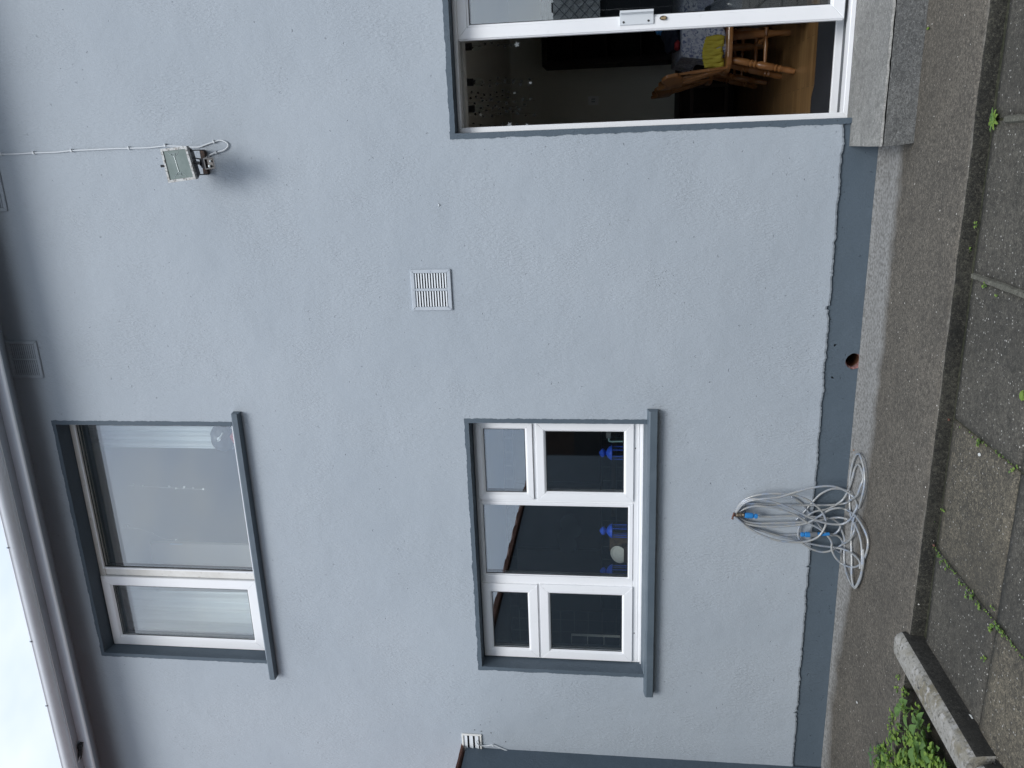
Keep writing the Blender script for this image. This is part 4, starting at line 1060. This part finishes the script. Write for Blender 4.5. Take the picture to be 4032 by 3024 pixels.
def lump(name, c, s, m_, label, cat, seed=0, sub=3, amp=.22):
    bm = bmesh.new(); bmesh.ops.create_icosphere(bm, subdivisions=sub, radius=1)
    for v in bm.verts:
        d = 1+amp*noise.noise(v.co*1.8+Vector((seed, 0, 0)))+amp*.5*noise.noise(v.co*4.5+Vector((0, seed, 0)))
        v.co = Vector((v.co.x*s[0]*d, v.co.y*s[1]*d, max(v.co.z*s[2]*d, -s[2]*.8)))
    me = bpy.data.meshes.new(name); bm.to_mesh(me); bm.free(); me.materials.append(M[m_]); me.polygons.foreach_set('use_smooth', [True]*len(me.polygons))
    o = bpy.data.objects.new(name, me); o.location = c; col.objects.link(o); return tag(o, label, cat)
lump('clothes_pile', (.74, 1.92, TZ+.055), (.12, .13, .065), 'navy', 'crumpled dark navy clothes on the cloth covered table', 'clothes', 1, 4, .35)
lump('red_garment', (.66, 1.84, TZ+.022), (.035, .07, .024), 'red', 'folded red garment under the navy clothes pile', 'clothes', 2)
lump('blue_garment', (.80, 2.0, TZ+.14), (.05, .07, .035), 'connector', 'small blue garment on top of the navy clothes pile', 'clothes', 6)
# yellow cloth over the chair seat
mb = MB(); vs = []; fs = []
for i in range(31):
    y = 1.62+.30*i/30; xx = .485+.20*i/30
    for j in range(9):
        t = j/8; vs.append((xx-.01*math.sin(y*85+j)*t, 1.70+.02*math.sin(i*1.7)*t, FZ+.60-.14*t+.003*math.sin(y*160+t*3)+.02*math.sin(i/30*3.14)))
for i in range(30):
    for j in range(8): fs.append((i*9+j, (i+1)*9+j, (i+1)*9+j+1, i*9+j+1))
yc = mb.mesh(vs, fs).build('yellow_cloth', M['yellow'], smooth=2); tag(yc, 'crumpled yellow cloth hanging behind the chair spindles', 'cloth'); md = yc.modifiers.new('t', 'SOLIDIFY'); md.thickness = .02
lump('bin_bag', (.80, 1.22, FZ+.30), (.115, .13, .33), 'bag', 'glossy black bag standing inside the door by the white stile', 'bag', 4, 4, .18)
mb = MB(); mb.prism([(.115, .335), (1.9, .335), (1.9, .93), (.30, .93), (.23, .99), (.115, .99)], FZ, FZ+.010, 2)
tag(mb.build('door_mat', M['mat_']), 'speckled black mat just inside the patio door', 'mat')
# furniture at the back of the room
sb_ = T('sideboard', (.1, 4.3, FZ), 'dark carved sideboard low against the back wall', 'sideboard')
mb = MB(); mb.box(-.24, 1.3, 4.05, 4.68, FZ+.06, .70); mb.build('body', M['darkwood'], sb_, bevel=.006)
mb = MB(); mb.box(-.248, 1.33, 4.02, 4.69, .70, .73); mb.build('top', M['darkwood'], sb_, bevel=.006)
for x in (-.15, .22, .59): MB().frame(x, x+.30, FZ+.12, .62, .03, 4.035, 4.049).build('door_panel', M['brownwood'], sb_)
# tall dark dresser with open shelves
dr = T('tall_cabinet', (1.1, 4.4, FZ), 'tall near black cabinet against the back wall', 'cabinet')
xa = W(2100, 262, 4.1).x
mb = MB(); mb.frame(xa, 2.0, .74, 2.10, .05, 4.10, 4.65); mb.box(xa+.05, 1.95, 4.6, 4.65, .79, 2.05); mb.build('carcass', M['darkwood'], dr)
for z in (1.1, 1.45, 1.8): MB().box(xa+.05, 1.95, 4.12, 4.6, z, z+.02).build('shelf', M['darkwood'], dr)
p = W(2336, 396, 4.69); mb = MB(); mb.box(p.x-.045, p.x+.045, 4.685, 4.699, p.z-.055, p.z+.055); sw = mb.build('light_switch', M['upvc'], bevel=.003)
tag(sw, 'small pale double light switch on the dim back wall', 'light switch'); mb = MB(); mb.box(p.x-.02, p.x-.003, 4.678, 4.685, p.z-.02, p.z+.02).box(p.x+.005, p.x+.022, 4.678, 4.685, p.z-.02, p.z+.02).build('rocker', M['vent'], sw)
# ceiling spotlight bar and star garlands
bz = W(1828, 300, 1.2).z
sbr = T('spotlight_bar', (.4, 1.2, bz), 'black ceiling bar with bulb holders behind the star garlands', 'light fitting')
MB().tube([(W(1828, 480, 1.2).x-.05, 1.2, bz), (W(1828, 160, 1.2).x+.1, 1.2, bz)], .008, 8).build('bar', M['black'], sbr)
for py in (185, 325, 430):
    p = W(1828, py, 1.2); MB().tube([(p.x, 1.2, bz), (p.x, 1.2, bz-.012), (p.x, 1.2, bz-.06)], [.012, .024, .024], 12).build('bulb_holder', M['black'], sbr)
    MB().tube([(p.x, 1.2, bz-.06), (p.x, 1.2, bz-.08), (p.x, 1.2, bz-.11), (p.x, 1.2, bz-.125)], [.012, .026, .026, .008], 12).build('bulb', M['jarglass'], sbr, smooth=1)
def star(mb, c, r_, mi, seed):
    random.seed(seed); a0 = random.uniform(0, 6.28); tw = random.uniform(-1.2, 1.2); ct, s_t = math.cos(tw), math.sin(tw); vs = []
    for i in range(10):
        a = a0+i*math.pi/5; rr = r_*(1 if i % 2 == 0 else .45); u = rr*math.cos(a); vs.append((c[0]+u*ct, c[1]+u*s_t, c[2]+rr*math.sin(a)))
    f_ = [(v[0], v[1]+.0006, v[2]) for v in vs]
    mb.mesh(vs+f_, [tuple(range(10)), tuple(range(19, 9, -1))], mi)
gar = [(175, 2050, .6, [(2035, 175, .017)]), (312, 2100, .7, []), (328, 2095, .55, [(2088, 326, .010)]), (365, 2040, .8, [(2026, 366, .011)]), (385, 2010, .7, []), (398, 2105, .5, []), (420, 2080, .65, []), (432, 2060, .55, [(1893, 452, .010)]), (448, 2120, .6, []), (490, 2080, .5, [(2006, 491, .016), (2074, 492, .011)])]
labs = ['garland of dark foil stars nearest the white door stile with one bright star', 'thin dark star garland hanging in the middle of the doorway', 'star garland ending in one bright foil flake', 'pale star garland with a cream star', 'dull star garland left of the pale one', 'dense dark star garland, first of the bunch', 'dense dark star garland, second of the bunch', 'dense star garland with a small glinting flake', 'longest dark star garland of the bunch', 'star garland next to the left jamb with two bright stars']
for gi_, (py, pxe, y, bright) in enumerate(gar):
    p0 = W(1822, py+6, y); p1 = W(pxe, py-2, y)
    g = T('star_garland', p0, labs[gi_], 'garland', 'foil star garlands in the doorway')
    MB().tube([p0, p1], .0007, 4).build('string', M['darkfoil'], g)
    nst = 9
    mb = MB()
    for i in range(nst):
        c = p0.lerp(p1, (i+.5)/nst); star(mb, (c.x+.012*math.sin(i*5+gi_), c.y, c.z), .012, 0, gi_*20+i)
    mb.build('stars', M['darkfoil'], g)
    for j, (bx, by, r_) in enumerate(bright):
        c = W(bx, by, y-.01); mb = MB(); star(mb, c, r_*1.15, 0, gi_+j+3); mb.build('bright_star', M['foil'], g)

# ------------------------------------------------------------------ kitchen seen through the lower window
kt = T('kitchen_cupboard', (-2.6, 2.5, 1.4), 'dark brown wall cupboards at the back of the kitchen', 'cupboard')
for i in range(5):
    x = -4.6+i*.72; MB().box(x, x+.70, 2.62, 2.99, 1.50, 2.35).build('cupboard_door', M['brownwood'], kt, bevel=.01)
mb = MB(); mb.box(-4.2, -1.1, .303, .62, 1.165, 1.185); tag(mb.build('window_board', M['brownwood']), 'inside window board below the ground floor window', 'shelf')
def lantern(px, py, y, label):
    # dome centre at (px,py)
    p = W(px, py, y); e = T('lantern', (p.x, y, 1.185), label, 'lantern', 'blue lanterns on the window board'); r_ = .047; zb = p.z
    MB().lathe((p.x, y, zb-.012), (p.x, y, zb+.030), [(0, r_*1.02), (.08, r_*1.08), (.2, r_), (.45, r_*.9), (.75, r_*.6), (1, r_*.22)], 24).build('dome', M['lantern'], e, smooth=1)
    MB().lathe((p.x, y, zb+.030), (p.x, y, zb+.075), [(0, r_*.2), (.1, r_*.35), (.3, r_*.58), (.5, r_*.60), (.75, r_*.42), (1, r_*.1)], 20).build('finial', M['lantern'], e, smooth=1)
    pts = [(p.x+.028*math.cos(t), y-.01, zb+.050+.02*math.sin(t)) for t in [math.pi*i/8 for i in range(9)]]
    for i in range(6):
        a = i*math.pi/3+.3; MB().tube([(p.x+r_*.9*math.cos(a), y+r_*.9*math.sin(a), zb-.012), (p.x+r_*.9*math.cos(a), y+r_*.9*math.sin(a), 1.195)], .003, 6).build('post', M['lantern'], e)
    MB().tube([(p.x, y, zb-.012), (p.x, y, 1.20)], r_*.8, 20, False).build('glass_cylinder', M['jarglass'], e, smooth=1)
    MB().lathe((p.x, y, 1.186), (p.x, y, 1.20), [(0, r_*1.05), (.5, r_*1.05), (1, r_*.9)], 24).build('base', M['lantern'], e, smooth=1)
    MB().tube(pts, .0015, 6).build('hanging_ring', M['lantern'], e)
lantern(2404, 1783, .40, 'blue lantern behind the right hand casement')
lantern(2405, 2090, .40, 'blue lantern at the right of the middle pane')
lantern(2405, 2250, .40, 'blue lantern at the left of the middle pane, half behind the frame')
a = W(2425, 2183, .46); e = T('serving_dish', (a.x, .46, 1.2), 'oval white dish propped behind the middle pane', 'dish')
mb = MB(); k = 32; mb.mesh([(a.x+.066*math.cos(t), .46+.02*math.sin(t), a.z-.02+.058*math.sin(t)) for t in [i*2*math.pi/k for i in range(k)]]+[(a.x+.052*math.cos(t), .468+.02*math.sin(t), a.z-.02+.045*math.sin(t)) for t in [i*2*math.pi/k for i in range(k)]], [(i, (i+1) % k, k+(i+1) % k, k+i) for i in range(k)]+[tuple(range(k, 2*k))]); 
o = mb.build('dish_plate', M['china'], e, smooth=1); md = o.modifiers.new('s', 'SOLIDIFY'); md.thickness = .006
rk = W(2463, 2175, .42); mb = MB(); mb.box(rk.x-.07, rk.x+.06, .40, .43, 1.186, rk.z+.012); tag(mb.build('dish_rack', M['brownwood'], bevel=.003), 'brown wooden bar of the rack holding the white dish', 'rack')
bs = W(2420, 2120, .56); mb = MB(); mb.lathe((bs.x-.02, .56, 1.186), (bs.x-.02, .56, bs.z+.035), [(0, .05), (.3, .062), (.9, .07), (1, .072)], 20); tag(mb.build('basket', mat('wicker', (.10, .065, .035), .9, noise_=(60, (.04, .025, .015), .45, .6)), smooth=1), 'dim wicker basket behind the white dish', 'basket')
j = W(2405, 1705, .42); e = T('storage_jar', (j.x, .42, 1.2), 'glass storage jar with metal lid behind the right casement', 'jar')
MB().tube([(j.x, .42, 1.186), (j.x, .42, j.z+.0)], .033, 20, True).build('jar_body', M['jarglass'], e, smooth=1); MB().lathe((j.x, .42, j.z), (j.x, .42, j.z+.03), [(0, .036), (.9, .036), (1, .03)], 20).build('lid', M['greyplastic'], e, smooth=1)
t0, t1, t2 = W(2445, 1738, .42), W(2402, 1738, .42), W(2398, 1726, .42)
tag(MB().tube(spline([(t0.x, .42, 1.186), t0, t1, t2], 5), .0055, 10).build('bent_tube', M['aqua'], smooth=1), 'pale blue bent tube standing between the jar and the blue lantern', 'tube')
for i in range(4):
    c = W(2240+14*math.sin(i*2), 2058+28*i, 2.4); mb = MB(); mb.tube([(c.x, 2.42, c.z), (c.x, 2.40, c.z), (c.x, 2.39, c.z)], [.02, .085, .088], 28); tag(mb.build('plate', mat('dim plate', (.09, .10, .10), .5) if i == 0 else bpy.data.materials['dim plate'], smooth=1), 'dim round plate on the rack deep in the kitchen', 'plate', 'plates on the dim kitchen rack')
tag(MB().box(-3.4, -2.0, 2.38, 2.60, 1.36, 1.40).build('plate_rack', M['brownwood']), 'dark plate rack deep in the kitchen', 'rack')

a, b = W(2250, 2545, .36), W(2442, 2508, .36)
tr_ = T('tiled_return', (a.x, .36, 1.2), 'short return of dark blue tiles with pale grout behind the left casement', 'tiling')
MB().box(a.x, b.x, .36, .38, b.z, a.z).build('grout', M['china'], tr_)
hz_ = (a.z-b.z)/3
for i in range(3): MB().box(a.x+.006, b.x-.004, .354, .3595, b.z+i*hz_+.004, b.z+(i+1)*hz_-.004).build('tile', M['navy'], tr_, bevel=.002)
# ------------------------------------------------------------------ bedroom seen through the upper window
def curtain(pxa, pya, pyb, y, label, z0=3.7, z1=5.15, flare=.0):
    a, b = W(pxa, pya, y).x, W(pxa, pyb, y).x; x0, x1 = min(a, b), max(a, b); n = 70; vs = []; fs = []
    for i in range(n+1):
        t = i/n
        for j in range(7):
            v = j/6; x = x0+(x1-x0)*t; x += flare*(t-.5)*(1-v)
            vs.append((x, y+.022*math.sin(t*26+v*.6)+.01*math.sin(t*61), z1+(z0-z1)*(1-v)))
    for i in range(n):
        for j in range(6): fs.append((i*7+j, (i+1)*7+j, (i+1)*7+j+1, i*7+j+1))
    o = MB().mesh(vs, fs).build('curtain', M['curtain'], smooth=2); md = o.modifiers.new('t', 'SOLIDIFY'); md.thickness = .004; return tag(o, label, 'curtain', 'white bedroom curtains')
curtain(650, 1640, 1765, .42, 'white curtain at the right side of the upstairs window')
curtain(750, 2335, 2500, .42, 'white curtain behind the narrow upstairs casement', flare=.05)
bd = T('bedroom_door', (-3.0, 4.1, 2.9), 'cream painted door open inside the upstairs room', 'door')
ya_ = .80; A = W(590, 2137, ya_); B2 = W(605, 2237, ya_); C2 = W(980, 2130, ya_)
mb = MB(); mb.box(A.x-.62, A.x, ya_, ya_+.04, 2.95, A.z); None; mb.build('door_panel', M['cream'], bd, bevel=.004)
p = W(693, 2141, ya_-.005); MB().box(p.x-.008, p.x+.002, ya_-.008, ya_, p.z-.05, p.z+.05).build('hinge', M['lip'], bd)
def bright_garland(pts_, label, stars):
    g = T('star_garland', W(*pts_[0], .36), label, 'garland', 'foil star garlands upstairs')
    MB().tube([W(*q, .36) for q in pts_], .0006, 4).build('string', M['foil'], g)
    for i, (px, py, r_) in enumerate(stars):
        c = W(px, py, .36); mb = MB(); star(mb, c, r_, 0, i*7+1); mb.build('foil_star', M['foil'], g)
bright_garland([(505, 1912), (810, 1928)], 'line of small bright foil stars hanging behind the large upstairs pane', [(525, 1908, .008), (562, 1913, .010), (600, 1914, .010), (630, 1919, .010), (666, 1915, .010), (692, 1923, .012), (725, 1918, .011), (760, 1921, .009), (800, 1926, .010)])
bright_garland([(480, 2078), (545, 2080), (605, 2102), (640, 2120), (700, 2128)], 'loose garland with one big white star behind the large upstairs pane', [(492, 2075, .008), (505, 2070, .010), (532, 2082, .024), (553, 2086, .008), (602, 2101, .011), (692, 2125, .014)])
tcx = W(880, 1720, .40)
ty = T('toy_helmet', (tcx.x, .40, 3.8), 'dark and red toy helmet with a silver disc on the upstairs window board', 'toy')
o = lump('shell', tcx, (.105, .09, .085), 'toydark', None, None, 9, 4, .10); o.parent = ty; o.location = o.location-ty.location
for k_ in ('label', 'category'):
    if k_ in o: del o[k_]
q = W(905, 1722, .30); MB().tube([(q.x+.05, .31, q.z-.07), (q.x+.01, .30, q.z-.05), (q.x-.06, .31, q.z-.06)], [.03, .045, .03], 12).build('red_band', M['toyred'], ty, smooth=1)
q = W(862, 1728, .30); MB().tube([(q.x, .31, q.z), (q.x, .295, q.z)], .013, 18).build('silver_disc', M['lip'], ty); MB().tube([(q.x+.045, .30, q.z-.035), (q.x+.01, .298, q.z-.01), (q.x-.02, .30, q.z+.01)], .006, 8).build('silver_strap', M['silver'], ty)
tag(MB().box(-3.6, -1.4, .303, .58, 3.765, 3.785).build('window_board', M['upvc_dirty']), 'inside window board of the upstairs window', 'shelf')

# ------------------------------------------------------------------ behind the photographer: seen only as reflections in the panes
ob = empty('outbuilding', (-6, -9.5, -.1), 'dark rendered outbuilding with a pantile roof across the yard', 'building')
def REF(px, py, yb): return W(px, py, .24-yb)       # point on the plane yb that the glass (y = .12) mirrors at this spot
YB = -8.0
e1, e2, e3 = REF(2055, 1985, YB), REF(2008, 2140, YB), REF(2040, 1500, YB)
mb = MB(); mb.box(-16, e1.x+2.6, YB-6, YB, -.12, 2.1); mb.build('wall', M['shedwall'], ob)
zl = zr2 = REF(2110, 1800, YB).z
mb = MB(); n = 130; vs = []; fs = []
for i in range(n+1):
    x = -16+(e1.x+2.8+16)*i/n; s_ = .035*abs(math.sin(x*9)); k_ = (zl-zr2)/(e2.x-e1.x)
    zt = max(2.1, min(zl+.12*(e2.x-x)*0, zr2+k_*(x-e1.x)) if x > e2.x else zl)
    vs += [(x, YB+.12, zt-.10+s_), (x, YB+.12, zt+s_), (x, YB-3, max(zt, 2.2)+.35+s_), (x, YB-3, 2.05), (x, YB, 2.05)]
for i in range(n):
    for j in range(5): fs.append((i*5+j, (i+1)*5+j, (i+1)*5+(j+1) % 5, i*5+(j+1) % 5))
mb.mesh(vs, fs); rf = mb.build('roof', M['pantile'], ob)
fe = empty('garden_fence', (3, -9, -.1), 'dark vertical board fence across the yard', 'fence')
ft = REF(2176, 60, -9).z
mb = MB(); x = e1.x+2.7; i = 0
while x < 14:
    mb.box(x, x+.145, -9.0-(.02 if i % 2 else 0), -8.975, -.12, ft+.02*math.sin(i*3)); x += .15; i += 1
mb.build('boards', M['shedwall'], fe)
yt = -8.86; q0, q1 = REF(2300, 95, yt), REF(2174, -60, yt)
ts = empty('trellis', (q0.x, yt, 0), 'diamond trellis with white sheeting behind it on the fence', 'trellis')
mb = MB(); n = 24; vs = []; fs = []
for i in range(n+1):
    x = q0.x-.1+(q1.x-q0.x+.2)*i/n
    for j in range(9): vs.append((x, yt-.05+.03*math.sin(i*2.1+j*.7)+.02*math.sin(j*3+i), q0.z-.25+(q1.z-q0.z+.25)*j/8))
for i in range(n):
    for j in range(8): fs.append((i*9+j, (i+1)*9+j, (i+1)*9+j+1, i*9+j+1))
mb.mesh(vs, fs).build('sheeting', M['china'], ts, smooth=2)
mb = MB(); x = q0.x-.4
while x < q1.x+.4:
    for sgn in (1, -1): mb.tube([(x, yt, q0.z-.25), (x+sgn*(q1.z-q0.z+.25), yt+.01*sgn, q1.z)], .008, 6)
    x += .16
mb.build('lattice', M['greyplastic'], ts)
